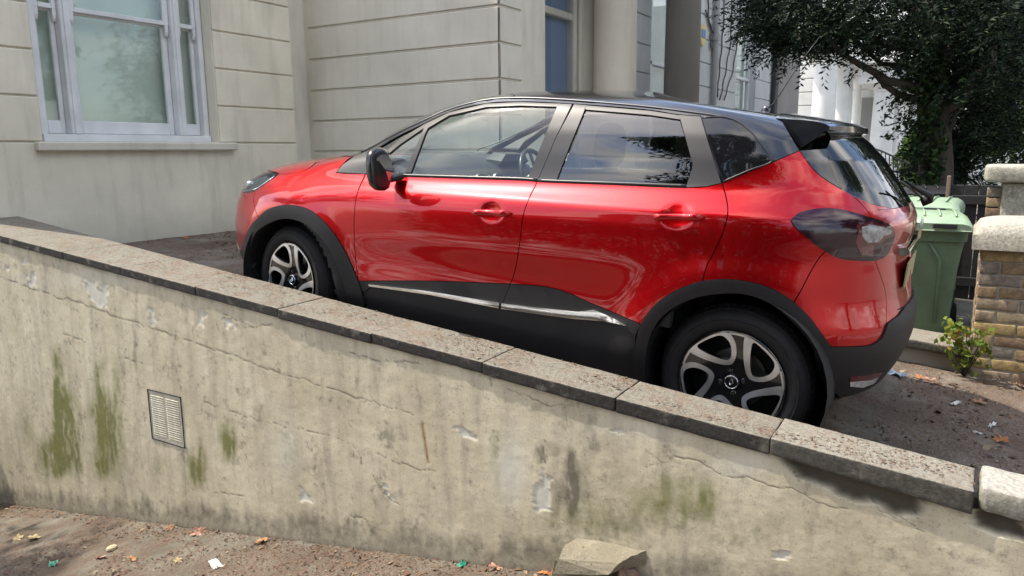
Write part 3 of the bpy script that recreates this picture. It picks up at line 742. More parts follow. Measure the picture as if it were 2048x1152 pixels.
def wheel(name, parent, loc, rot):
    w = empty(name, loc, parent); w.rotation_euler = rot
    t = MB().lathe([(.215, -.19), (.235, -.205), (.27, -.21), (.295, -.207), (.312, -.190), (.322, -.165), (.3262, -.1), (.322, -.052), (.313, -.026), (.299, -.006), (.280, .007), (.262, .010), (.242, .004), (.228, -.003), (.2225, -.012), (.216, -.03)], 72)
    t.build('tyre', M['rubber'], w, True)
    tr = MB()
    for k in range(64):
        a = 2 * math.pi * k / 64
        for (h0, h1, dd) in ((-.056, -.024, 0), (-.098, -.060, .03), (-.144, -.106, 0), (-.186, -.152, .03)):
            Mx = Matrix.Rotation(a + dd, 4, 'Z')
            xa, x1 = {-.024: (.3255, .3140), -.060: (.3292, .3278), -.106: (.3292, .3292), -.152: (.326, .3292)}[h1]
            p = [(.305, -.0125, h0), (xa, -.0125, h0), (x1, -.0125, h1), (.305, -.0125, h1)]; q = [(a_, .0125, c_) for a_, _, c_ in p]
            tr.add([tuple(Mx @ Vector(i)) for i in p + q], [(3, 2, 1, 0), (4, 5, 6, 7), (0, 1, 5, 4), (1, 2, 6, 5), (2, 3, 7, 6), (3, 0, 4, 7)])
    tr.build('tyre_tread', M['rubber'], w)
    rw = MB()   # raised sidewall ring
    rw.lathe([(.272, .0095), (.274, .0125), (.277, .0125), (.279, .0095)], 72); rw.build('sidewall_ring', M['rubber'], w, True)
    rim = plate(circ(.2195), [rotz(HI * 1.0, 2 * math.pi * k / 5) for k in range(5)], zface, -.035, 0)
    rim.lathe([(.2195, -.004), (.224, .004), (.2215, .006), (.2165, -.004)], 72)
    rim.lathe([(.2195, -.0045), (.212, -.19), (.15, -.195)], 60)
    rimo = rim.build('rim', M['rimblack'], w, True, angle=30)
    for k in range(5):
        loop = plate(rotz(HO, 2 * math.pi * k / 5), [rotz(HI, 2 * math.pi * k / 5)], zface, -.006, .0045)
        loop.build('rim_loop', M['alloy'], rimo, True, angle=30)
        a0 = math.radians(78 + 72 * k); aa = np.linspace(a0, a0 + math.radians(21), 8)
        arc = np.concatenate([np.stack([.2175 * np.cos(aa), .2175 * np.sin(aa)], 1), np.stack([.2085 * np.cos(aa[::-1]), .2085 * np.sin(aa[::-1])], 1)])
        plate(ccw(arc), [], zface, -.006, .004).build('rim_edge', M['alloy'], rimo, True, angle=30)
    for k in range(4):
        a = math.radians(15 + 90 * k); c = (math.cos(a) * .052, math.sin(a) * .052)
        Mx = Matrix.Translation((c[0], c[1], -.024))
        MB().lathe([(.0125, .0), (.0125, .004), (.0095, .006), (.0085, .002), (.001, .002)], 14, Mx).lathe([(.0045, .002), (.0045, .008), (.001, .008)], 6, Mx).build('wheel_nut', M['steel'], rimo, True, angle=30)
    cap = MB().lathe([(.031, -.03), (.031, -.012), (.028, -.009), (.001, -.007)], 32).build('centre_cap', M['rimblack'], rimo, True, angle=40)
    MB().lathe([(.0255, -.0085), (.0265, -.0068), (.0285, -.0068), (.0292, -.009)], 32).build('cap_ring', M['chrome'], rimo, True)
    # diamond emblem
    d0 = np.array([(0, .017), (.0105, 0), (0, -.017), (-.0105, 0)]); d0 = rotz(d0, -.25)
    d1 = d0 * .52
    em = MB(); v = [(x, y, -.0075) for x, y in d0] + [(x, y, -.0035) for x, y in (d0 * .78)] + [(x, y, -.0065) for x, y in d1]
    em.add(v, [(i, (i + 1) % 4, 4 + (i + 1) % 4, 4 + i) for i in range(4)] + [(4 + i, 4 + (i + 1) % 4, 8 + (i + 1) % 4, 8 + i) for i in range(4)])
    em.build('diamond_emblem', M['chrome'], rimo)
    MB().lathe([(.06, -.085), (.13, -.085), (.13, -.105), (.06, -.105)], 40).build('brake_disc', M['steel'], w, True, angle=40)
    MB().lathe([(.001, -.06), (.06, -.06), (.07, -.09), (.21, -.12), (.001, -.12)], 30).build('hub_drum', M['shell'], w)
    return w
# car frame for wheel axes: local x -> forward-right sense, y -> up, z -> outwards
def wheel_at(s, side, steer=0.):
    C = w2car(loc2w(np.array([s, side * .822, .3257])))
    out = np.array([-1., 0, 0]) * side; fw = -D3 * side      # x axis of the wheel points to the rear on the near side
    a = steer
    X = fw * math.cos(a) + out * math.sin(a) * (1 if side > 0 else -1); X /= np.linalg.norm(X); Y = U3; Z = np.cross(X, Y)
    m3 = Matrix((X, Y, Z)).transposed()
    return tuple(C), m3.to_euler()
l_, r_ = wheel_at(0, 1); W0 = wheel('wheel', CAR, l_, r_)
def copy_children(src, dst):
    for ch in list(src.children):
        c = ch.copy(); COL.objects.link(c); c.parent = dst
        for g in list(ch.children):
            h = g.copy(); COL.objects.link(h); h.parent = c
for s_, sd_, st_ in ((2.606, 1, R_(7.5)), (0, -1, 0), (2.606, -1, R_(7.5))):
    l_, r_ = wheel_at(s_, sd_, st_ * (1 if sd_ > 0 else 1)); w = empty('wheel', l_, CAR); w.rotation_euler = r_
    copy_children(W0, w)
def cw(a): return w2car(loc2w(np.asarray(a, float)))
def loft(name, rings_, mat, parent, caps=True, smooth=True, angle=35, sub=0):
    b = MB(); n = len(rings_[0]); v = [tuple(p) for r in rings_ for p in cw(np.array(r))]; f = []
    for i in range(len(rings_) - 1):
        for k in range(n): f.append((i * n + k, i * n + (k + 1) % n, (i + 1) * n + (k + 1) % n, (i + 1) * n + k))
    if caps: f.append(tuple(range(n))[::-1]); f.append(tuple(range((len(rings_) - 1) * n, len(rings_) * n)))
    b.add(v, f); o = b.build(name, mat, parent, smooth, angle=angle)
    if sub:
        m_ = o.modifiers.new('sub', 'SUBSURF'); m_.levels = m_.render_levels = sub
    return o
def side(parts, sd): return parts[0 if sd > 0 else 1]
# spoiler
end = [(.03, 1.425), (-.08, 1.425), (-.135, 1.422), (-.17, 1.415), (-.192, 1.405), (-.190, 1.392), (-.168, 1.38), (-.15, 1.360), (-.12, 1.335), (-.087, 1.307)]
mid = [(.05, 1.458), (-.08, 1.447), (-.16, 1.438), (-.225, 1.427), (-.250, 1.414), (-.247, 1.388), (-.22, 1.373), (-.19, 1.372), (-.14, 1.370), (-.08, 1.36)]
rr = []
for l in (-.548, -.54, -.50, -.40, -.2, 0, .2, .40, .50, .54, .548):
    k = 1 - (abs(l) / .54) ** 4 if abs(l) < .54 else 0; sh = 1 if abs(l) < .545 else .96
    r = []
    for (a, b), (c, d) in zip(end, mid):
        s_, z_ = a + (c - a) * k, b + (d - b) * k
        r.append(((s_ + .15) * sh - .15, l, (z_ - 1.39) * sh + 1.39))
    rr.append(r)
spo = loft('spoiler', rr, M['black_gloss'], tailgate[0])
b = MB()
v = cw(np.array([(-.205, l, 1.3685) for l in (-.14, .14)] + [(-.228, l, 1.3715) for l in (.14, -.14)] + [(-.205, l, 1.365) for l in (-.14, .14)] + [(-.228, l, 1.368) for l in (.14, -.14)]))
b.add([tuple(q) for q in v], [(0, 1, 2, 3), (4, 5, 6, 7), (0, 1, 5, 4), (1, 2, 6, 5), (2, 3, 7, 6), (3, 0, 4, 7)]).build('high_brake_light', M['lampclear'], spo)
# mirrors
M['mirrorblack'] = simple('mirror_shell_black', (.008, .008, .009), .3, coat=.3)
for sd in (1, -1):
    rr = []
    prof = [(.930, 1.052, .022, .030), (.945, 1.052, .040, .066), (.965, 1.052, .052, .092), (1.0, 1.053, .058, .103), (1.05, 1.056, .057, .102), (1.085, 1.060, .048, .088), (1.105, 1.064, .034, .060), (1.112, 1.066, .012, .02)]
    for l, zc, hs, hz in prof:
        r = []
        for k in range(20):
            a = 2 * math.pi * k / 20; c, s_ = math.cos(a), math.sin(a)
            ss = hs * abs(c) ** .6 * (1 if c > 0 else -1); zz = hz * abs(s_) ** .45 * (1 if s_ > 0 else -1)
            if ss < 0: ss *= .55
            r.append((1.790 + ss * .74 + .22 * zz * .5 - (l - .93) * .12, sd * l, zc + zz))
        rr.append(r)
    mo = loft('door_mirror', rr, M['mirrorblack'], side(front_door, sd), angle=60)
    loft('mirror_glass', [[(1.762 - .0 + .09 * 0 - .0015 * q, sd * (1.02 + .07 * math.cos(a)), 1.057 + .075 * math.sin(a)) for a in np.linspace(0, 2 * math.pi, 16, endpoint=False)] for q in (0, 3)], M['chrome'], mo, angle=30)
    loft('mirror_arm', [[(1.84 + .04 * math.cos(a), sd * l, zc + .022 * math.sin(a)) for a in np.linspace(0, 2 * math.pi, 12, endpoint=False)] for l, zc in ((.80, 1.01), (.88, 1.0), (.96, 1.01))], M['black_plastic'], mo)
# door handles
for dr, s0_, z0_, s1_, z1_ in ((front_door, 1.310, .893, 1.085, .915), (rear_door, .402, .985, .178, 1.012)):
    for sd in (1, -1):
        rr = []
        for u in np.linspace(0, 1, 15):
            s_ = s0_ + (s1_ - s0_) * u; z_ = z0_ + (z1_ - z0_) * u; v_s = z_ - .074 * (1 - s_)
            base = float(S(*tv_s(s_, v_s))[1]) if True else .88
            end_ = min(1, math.sin(math.pi * min(max(u, .0), 1)) * 2.2) ** .6
            bulge = .004 + .026 * end_; th = .004 + .0075 * end_; hz = .006 + (.0075 if u < .75 else .0095) * end_
            if u in (0., 1.): th *= .3; hz *= .4
            r = []
            for k in range(14):
                a = 2 * math.pi * k / 14
                r.append((s_, sd * (.884 if False else base_l(s_, z_) + bulge) + sd * th * math.cos(a), z_ + hz * math.sin(a))) if False else r.append((s_, sd * (base + bulge + th * math.cos(a)), z_ + hz * math.sin(a)))
            rr.append(r)
        h_ = loft('door_handle', rr, M['red'], side(dr, sd), angle=60)
# aerial
ab = cw([(.20, 0, 1.475), (.17, 0, 1.500), (.12, 0, 1.60), (.06, 0, 1.72), (.0, 0, 1.82)])
MB().tube(list(ab), [.007, .004, .0022, .0018, .0014], 6).build('aerial', M['trim'], roof[0], True)
loft('aerial_base', [[(.20 + .022 * k_ * math.cos(a), .011 * k_ * math.sin(a), z_) for a in np.linspace(0, 2 * math.pi, 14, endpoint=False)] for z_, k_ in ((1.462, 1.2), (1.476, 1), (1.486, .6), (1.490, .15))], M['black_gloss'], roof[0])
# rear wiper
MB().tube(list(cw([(-.545, .0, 1.10), (-.575, .0, 1.118), (-.578, .02, 1.135), (-.52, .1, 1.165), (-.475, .2, 1.20)])), [.02, .020, .016, .009, .006], 10).build('rear_wiper', M['black_plastic'], tailgate[0], True)
MB().tube(list(cw([(-.548, -.03, 1.115), (-.50, .12, 1.165), (-.462, .30, 1.20)])), [.006, .006, .005], 6).build('wiper_blade', M['trim'], tailgate[0], True)
# number plate, badge and handle moulding on the tailgate
def platebox(name, s_, l0, l1, z0, z1, th, mat, par):
    v = cw([(s_, l0, z0), (s_, l1, z0), (s_, l1, z1), (s_, l0, z1), (s_ - th, l0, z0), (s_ - th, l1, z0), (s_ - th, l1, z1), (s_ - th, l0, z1)])
    return MB().add([tuple(q) for q in v], [(0, 1, 2, 3), (7, 6, 5, 4), (0, 4, 5, 1), (1, 5, 6, 2), (2, 6, 7, 3), (3, 7, 4, 0)]).build(name, mat, par)
M['plate'] = simple('yellow_plate', (.40, .36, .20), .4)
platebox('number_plate', -.546, -.26, .26, .74, .85, .006, M['plate'], tailgate[0])
dm = [(0, .055), (.036, 0), (0, -.055), (-.036, 0)]
v = cw([(-.556, x, .985 + z) for x, z in dm] + [(-.568, x * .75, .985 + z * .75) for x, z in dm] + [(-.560, x * .45, .985 + z * .45) for x, z in dm])
MB().add([tuple(q) for q in v], [(i, (i + 1) % 4, 4 + (i + 1) % 4, 4 + i) for i in range(4)] + [(4 + i, 4 + (i + 1) % 4, 8 + (i + 1) % 4, 8 + i) for i in range(4)]).build('diamond_emblem', M['chrome'], tailgate[0])
loft('boot_handle', [[(-.528 + .022 * math.cos(a), l, .905 + .018 * math.sin(a)) for a in np.linspace(0, 2 * math.pi, 12, endpoint=False)] for l in (-.3, -.29, .29, .3)], M['chrome'], tailgate[0])
# cabin
def seat(name, s, l, w=.26, back=.62, z0=.50):
    e = empty(name, (0, 0, 0), CAR)
    def rbox(nm, secs):
        rr = []
        for (sc, lc, zc, hs, hl) in secs:
            r = []
            for k in range(28):
                a = 2 * math.pi * k / 28; c, s_ = math.cos(a), math.sin(a)
                r.append((sc + hs * abs(c) ** .8 * np.sign(c), lc + hl * abs(s_) ** .8 * np.sign(s_), zc))
            rr.append(r)
        return loft(nm, rr, M['seat'], e, angle=60)
    rbox('seat_back', [(s + .0, l, z0, .07, w * .8), (s - .01, l, z0 + .06, .09, w * .95), (s - .05, l, z0 + .3, .085, w), (s - .10, l, z0 + .5, .07, w * .9), (s - .125, l, z0 + .60, .055, w * .7), (s - .13, l, z0 + .63, .02, w * .4)])
    rbox('headrest', [(s - .13, l, z0 + .64, .03, w * .32), (s - .135, l, z0 + .665, .048, w * .46), (s - .135, l, z0 + .70, .054, w * .52), (s - .135, l, z0 + .77, .055, w * .53), (s - .135, l, z0 + .81, .05, w * .48), (s - .135, l, z0 + .84, .04, w * .38), (s - .135, l, z0 + .855, .02, w * .22)])
    rbox('seat_cushion', [(s + .27, l, z0 - .14, .26, w * .9), (s + .27, l, z0 - .02, .29, w), (s + .27, l, z0 + .03, .24, w * .85)])
    return e
seat('front_seat', .98, .38); seat('front_seat', .98, -.38)
for l in (.38, -.38, 0): seat('rear_seat', .22, l, .22 if l else .17, z0=.52)
dr = []
for l in (-.64, -.60, -.3, 0, .3, .60, .64):
    k = .95 if abs(l) > .62 else 1; bl = .02 * math.cos(l * 8)
    dr.append([(2.34, l, .55), (2.34, l, 1.06 * k), (2.22, l, 1.085 * k), (1.98, l, (1.085 + bl) * k), (1.86, l, 1.04 * k), (1.80, l, .97 * k), (1.82, l, .86), (1.88, l, .80), (1.86, l, .60)])
dash = loft('dashboard', dr, M['dash'], CAR, angle=50)
loft('instrument_hood', [[(2.02, l, 1.06), (1.93, l, 1.12 * k), (1.84, l, 1.115 * k), (1.83, l, 1.07), (1.90, l, 1.02)] for l, k in ((-.55, .96), (-.5, 1), (-.26, 1), (-.21, .96))], M['dash'], dash)
sw = []
c0 = np.array([1.66, -.38, .98]); ax = np.array([-.90, 0, .43]); e1 = np.array([0, 1., 0]); e2 = np.cross(ax, e1)
pts = [c0 + .185 * (math.cos(a) * e1 + math.sin(a) * e2) for a in np.linspace(0, 2 * math.pi, 33)]
st = MB().tube(list(cw(pts)), .015, 8, cap=False)
for a in (0, math.pi, -math.pi / 2): st.tube(list(cw([c0 + .03 * ax * 0, c0 + .18 * (math.cos(a) * e1 + math.sin(a) * e2)])), .012, 6)
st.tube(list(cw([c0 - ax * .16, c0 + ax * .02])), [.03, .055], 12)
st.build('steering_wheel', M['trim'], CAR, True)
for l in (.55, -.1, .1): loft('air_vent', [[(1.795 - q, l + .05 * math.cos(a), .985 + .022 * math.sin(a)) for a in np.linspace(0, 2 * math.pi, 12, endpoint=False)] for q in (0, .012)], M['chrome'], dash)
# parcel shelf and inner door tops
loft('parcel_shelf', [[(-.38, l, 1.02), (-.38, l, 1.04), (.05, l, 1.04), (.05, l, 1.02)] for l in (-.66, .66)], M['seat'], CAR)
for sd in (1, -1):
    loft('door_lining', [[(s_, sd * .80, .50), (s_, sd * (.80), .96 + .073 * (1 - s_)), (s_, sd * (.755), 1.060 + .073 * (1 - s_)), (s_, sd * .72, 1.060 + .073 * (1 - s_)), (s_, sd * .74, .9), (s_, sd * .76, .50)] for s_ in (2.1, 1.5, .9, .3)], M['dash'], CAR)

# ------------------------------------------------------------ ground and slopes
TAN = math.tan(TH)
def drive_z(y): return G0[2] + (y - G0[1]) * TAN
def ramp_z(y): return -1.56 - .175 * max(y, -1.0)
def rampz(y): return -1.56 - .175 * np.maximum(y, -1.0)
def ground_mat(name, base, dark, debris, amt, scale=3., shade=.0, edge=None):
    m, t, b = new_mat(name); p = pos(t)
    a = noise(t, p, scale, 8, .65); f = noise(t, p, 90, 6, .7); g = noise(t, mapping(t, p, (1, 1.7, 1)), scale * .8, 8, .7, .6)
    c = mixn(t, ramp(t, a, .35, .65), dark, base)
    c = mixn(t, ramp(t, f, .35, .75), tuple(x * .55 for x in base), c) if False else c
    k = nn(t, 'ShaderNodeMath', operation='MULTIPLY'); t.links.new(ramp(t, g, .5 - amt * .3, .62 - amt * .3), k.inputs[0]); t.links.new(ramp(t, f, .38, .6), k.inputs[1])
    c = mixn(t, k.outputs[0], c, debris)
    s2 = ramp(t, noise(t, p, 160, 3, .6), .68, .72); c = mixn(t, s2, c, tuple(min(.6, x * 2.2) for x in base))
    s3 = ramp(t, noise(t, p, 55, 4, .7), .60, .70); c = mixn(t, s3, c, tuple(x * .4 for x in dark))
    t.links.new(c, b.inputs['Base Color']); b.inputs['Roughness'].default_value = .85; b.inputs['Specular IOR Level'].default_value = .25
    bump(t, b, noise(t, p, 45, 8, .75), .6, .012); return m
M['drive'] = ground_mat('driveway_concrete', (.235, .205, .17), (.12, .10, .082), (.10, .058, .036), .36)
M['drive_soil'] = M['drive']
M['ramp'] = ground_mat('ramp_concrete', (.20, .182, .145), (.105, .094, .075), (.10, .058, .038), .36, 2.6)
M['pave'] = ground_mat('paving', (.26, .25, .23), (.18, .17, .155), (.12, .09, .06), .2)
M['grassy'] = ground_mat('garden_soil', (.10, .09, .06), (.05, .05, .03), (.05, .08, .02), .5)
def sheet(name, x0, x1, y0, y1, zf, n, m_, mat, amp=.004, seed=3, kind='structure'):
    xs, ys = np.meshgrid(np.linspace(x0, x1, n), np.linspace(y0, y1, m_), indexing='ij')
    z = zf(xs, ys) + amp * (fbm(np.stack([xs * 7, ys * 7], -1), 4, seed) - .5) * 2 + amp * .6 * (fbm(np.stack([xs * 40, ys * 40], -1), 3, seed + 5) - .5) * 2
    idx = np.arange(n * m_).reshape(n, m_)
    F = np.stack([idx[:-1, :-1], idx[1:, :-1], idx[1:, 1:], idx[:-1, 1:]], -1).reshape(-1, 4)
    return tag(mesh_obj(name, np.stack([xs, ys, z], -1).reshape(-1, 3), F, mat, smooth=True), kind=kind)
sheet('driveway', 2.86, 5.45, -2.2, 6.86, lambda x, y: drive_z(y) - .03 * np.exp(-((x - 5.2) / .15) ** 2) * 0, 150, 420, M['drive'], .007)
sheet('basement_ramp', -3.2, 2.74, -2.2, 6.8, lambda x, y: rampz(y) + .02 * np.sin(x * 2) * 0, 220, 330, M['ramp'], .010, 9)
sheet('paving', 5.44, 30, -2.2, 6.9, lambda x, y: -1.35 + np.clip(y, -3, 1.) * .05 + 0 * x, 60, 30, M['pave'], .004)
b = MB()
b.add([(-300, -300, -1.40), (300, -300, -1.40), (300, -2.2, -1.385), (-300, -2.2, -1.385)], [(0, 1, 2, 3)])
b.add([(-300, -2.2, -1.385), (-3.2, -2.2, -1.385), (-3.2, 6.8, -1.40), (-300, 6.8, -1.40)], [(0, 1, 2, 3)])
b.add([(30, -2.2, -1.385), (300, -2.2, -1.385), (300, 6.9, -1.40), (30, 6.9, -1.40)], [(0, 1, 2, 3)])
b.add([(-300, 6.8, -1.40), (300, 6.8, -1.40), (300, 300, -1.40), (-300, 300, -1.40)], [(0, 1, 2, 3)])
tag(b.build('ground', M['pave']), kind='structure')

# ------------------------------------------------------------ retaining wall with coping
def inner_x(y): return 2.875 + .045 * y
def cop_top(y): return -1.062 + .0915 * y
WALL = empty('retaining_wall', (2.7, 2, -1.9)); WO = np.array([2.7, 2, -1.9])
tag(WALL, 'low rendered wall with cracks, green algae streaks and sloping stone coping in front of the car', 'wall')
def wm(P): return np.asarray(P, float) - WO
def cop_th(y): return float(np.interp(y, [-.1, .5, 1.2, 1.8, 6], [.080, .062, .060, .053, .049]))
ny, nz = 860, 190
yy = np.linspace(-1.6, 6.53, ny); frac = np.linspace(0, 1, nz)
ztop = cop_top(yy) - np.array([cop_th(a) for a in yy]) + .012; zbot = rampz(yy) - .06
Y2 = np.repeat(yy[:, None], nz, 1); Z2 = zbot[:, None] + (ztop - zbot)[:, None] * frac[None, :]
X2 = np.full_like(Y2, 2.688)
pp = proj(np.stack([X2, Y2, Z2], -1)); PX, PY = pp[..., 0], pp[..., 1]
wob = (fbm(np.stack([Y2 * 9, Z2 * 9], -1), 4, 31) - .5)
wob2 = (fbm(np.stack([Y2 * 30, Z2 * 30], -1), 4, 32) - .5)
def seg_d(pts):
    d = np.full(PX.shape, 1e9)
    for (x0, y0), (x1, y1) in zip(pts[:-1], pts[1:]):
        ex, ey = x1 - x0, y1 - y0; u = np.clip(((PX - x0) * ex + (PY - y0) * ey) / (ex * ex + ey * ey), 0, 1)
        d = np.minimum(d, np.hypot(PX - x0 - u * ex, PY - y0 - u * ey))
    return d
def inside(pts, soft=3.):
    P_ = np.stack([(PX + wob2 * 26).ravel(), (PY + np.roll(wob2, 7, 0) * 26).ravel()], 1); c = in_poly(P_, np.array(pts, float)).reshape(PX.shape)
    return c.astype(float)
CR = [[(0, 554), (24, 562), (70, 580), (115, 597), (156, 604), (194, 618), (240, 635), (278, 646), (323, 663), (399, 689), (444, 703), (486, 719), (514, 731), (573, 750), (625, 767), (677, 781), (703, 792), (770, 811), (827, 830)],
      [(407, 802), (431, 814), (472, 824), (513, 841), (560, 850), (615, 862), (679, 878), (707, 890), (722, 911), (722, 931)],
      [(844, 844), (849, 865), (851, 883), (853, 905), (856, 926)],
      [(1347, 912), (1406, 926), (1449, 953), (1503, 957), (1554, 976), (1585, 976), (1620, 998), (1671, 1017), (1698, 1019)],
      [(1014, 777), (1057, 792), (1082, 806), (1100, 813), (1124, 808)],
      [(1090, 925), (1086, 900), (1092, 880)], [(110, 665), (140, 672), (172, 684)], [(250, 715), (285, 726)], [(440, 625), (470, 640), (505, 655), (545, 648)],
      [(1300, 905), (1330, 925), (1290, 935)], [(750, 905), (790, 925), (850, 940), (872, 942)], [(430, 985), (470, 988), (495, 992)], [(700, 1030), (735, 1042), (760, 1050)],
      [(1741, 1002), (1768, 1025), (1810, 1040), (1850, 1065)], [(1840, 1000), (1830, 1030), (1846, 1050)], [(1585, 945), (1600, 965)], [(700, 705), (755, 722), (840, 726)], [(745, 950), (765, 985), (800, 1010)]]
crack = np.zeros(PX.shape)
for k, c in enumerate(CR):
    # jagged
    q = [c[0]]
    for a, b2 in zip(c[:-1], c[1:]):
        n_ = max(1, int(math.hypot(b2[0] - a[0], b2[1] - a[1]) / 9))
        for i in range(1, n_ + 1):
            u = i / n_; j = (0 if i == n_ else 1) * rng.normal(0, 2.0); q.append((a[0] + (b2[0] - a[0]) * u + rng.normal(0, .8), a[1] + (b2[1] - a[1]) * u + j))
    d = seg_d(q); wd = (1.15 if k in (0, 3, 4) else .75) * (1 + 1.6 * wob) * np.clip(.5 + 1.4 * vnoise(np.stack([Y2 * 7, Z2 * 7], -1), 3), .3, 1.3)
    crack = np.maximum(crack, np.clip(1.3 - d / wd, 0, 1))
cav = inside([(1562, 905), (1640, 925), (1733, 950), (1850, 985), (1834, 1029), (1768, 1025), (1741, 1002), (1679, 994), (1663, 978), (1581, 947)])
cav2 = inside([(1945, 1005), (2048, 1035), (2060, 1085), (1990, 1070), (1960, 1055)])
white = np.zeros(PX.shape)
for pg in ([(167, 562), (180, 556), (195, 575), (215, 573), (216, 600), (205, 614), (190, 608), (180, 590)], [(298, 612), (312, 618), (310, 646), (299, 652)], [(398, 618), (411, 623), (405, 652), (396, 654)],
           [(442, 635), (467, 639), (461, 655), (447, 647)], [(54, 546), (70, 549), (68, 567), (58, 569)], [(0, 533), (15, 530), (12, 541)], [(42, 520), (56, 518), (54, 530)],
           [(1071, 1021), (1100, 1024), (1100, 970), (1091, 925), (1086, 950), (1074, 975)], [(905, 858), (930, 860), (955, 872), (948, 882), (925, 870)], [(1225, 862), (1250, 866), (1240, 872)], [(755, 945), (770, 965), (790, 1000), (772, 985)],
           [(595, 975), (612, 990), (625, 1015), (606, 1000)], [(1550, 1100), (1580, 1105), (1570, 1125), (1545, 1118)]):
    white = np.maximum(white, inside(pg))
soft = lambda x, y, sx, sy, a: a * np.exp(-((PX - x) / sx) ** 2 - ((PY - y) / sy) ** 2)
wht2 = soft(1020, 940, 28, 60, .8) + soft(570, 900, 30, 60, .4) + soft(1480, 930, 60, 25, .5) + soft(170, 560, 120, 18, .35) + soft(1300, 860, 200, 20, .25)
def streak(x, y0, y1, w, a):
    xx = PX - x - (PY - y0) * .02 + wob * 14; v_ = np.clip((PY - y0) / 40, 0, 1) * np.clip((y1 - PY) / 40 + .2, 0, 1)
    return a * np.exp(-(xx / (w * 1.25)) ** 2) * v_ * np.clip(.8 + .75 * (fbm(np.stack([Y2 * 34 + 3 * wob, Z2 * 7], -1), 4, 41) - .5) * 2, .1, 1.3)
moss = (streak(113, 680, 960, 7, 1.) + streak(128, 760, 950, 16, .8) + streak(95, 860, 960, 20, .8) + streak(150, 800, 960, 10, .6) + streak(198, 700, 960, 9, .7) + streak(215, 760, 960, 22, .75) + streak(232, 700, 900, 7, .5)
        + streak(55, 800, 900, 10, .35) + streak(385, 890, 985, 14, .9) + streak(402, 860, 970, 8, .6) + streak(455, 835, 930, 13, .95) + streak(462, 860, 910, 8, .5) + streak(320, 900, 960, 12, .3)
        + streak(992, 845, 1000, 8, .55) + streak(1365, 930, 1050, 40, .55) + streak(1410, 950, 1040, 25, .5) + streak(1300, 960, 1040, 30, .35) + streak(1250, 920, 1010, 60, .2) + streak(585, 880, 930, 8, .3) + streak(618, 890, 920, 6, .3)
        + streak(1180, 990, 1080, 90, .35) + streak(1500, 1000, 1090, 80, .25) + streak(1100, 860, 880, 30, .0))
dark = (streak(1090, 870, 930, 20, .9) + streak(1140, 870, 1050, 9, .75) + streak(1115, 930, 1060, 22, .5) + streak(1185, 800, 930, 10, .5) + streak(1160, 900, 1020, 14, .6) + streak(270, 560, 760, 5, .45) + streak(515, 780, 870, 12, .45)
        + streak(640, 860, 1000, 18, .4) + streak(780, 830, 900, 30, .5) + streak(360, 800, 870, 10, .25) + streak(715, 700, 790, 6, .3) + streak(1240, 1000, 1090, 60, .45) + streak(1320, 870, 1010, 20, .3) + streak(860, 770, 800, 40, .1)
        + streak(1345, 1000, 1080, 30, .4) + streak(760, 950, 1030, 26, .5) + streak(170, 500, 560, 30, .2) + streak(1480, 1040, 1120, 60, .3) + streak(1750, 1060, 1150, 90, .25))
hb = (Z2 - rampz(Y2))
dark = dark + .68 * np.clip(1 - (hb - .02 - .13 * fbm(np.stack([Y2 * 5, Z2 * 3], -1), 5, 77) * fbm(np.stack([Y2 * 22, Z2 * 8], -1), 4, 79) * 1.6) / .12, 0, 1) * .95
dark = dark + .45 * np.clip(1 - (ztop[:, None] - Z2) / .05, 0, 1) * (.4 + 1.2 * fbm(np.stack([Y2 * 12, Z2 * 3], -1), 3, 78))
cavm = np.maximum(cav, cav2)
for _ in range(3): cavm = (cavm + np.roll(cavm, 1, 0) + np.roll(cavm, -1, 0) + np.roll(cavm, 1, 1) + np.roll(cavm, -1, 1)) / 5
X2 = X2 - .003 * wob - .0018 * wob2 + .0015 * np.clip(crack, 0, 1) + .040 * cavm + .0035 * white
X2 = X2 - .010 * np.exp(-((hb - .0) / .06) ** 2)
idx = np.arange(ny * nz).reshape(ny, nz)
F = np.stack([idx[:-1, :-1], idx[:-1, 1:], idx[1:, 1:], idx[1:, :-1]], -1).reshape(-1, 4)
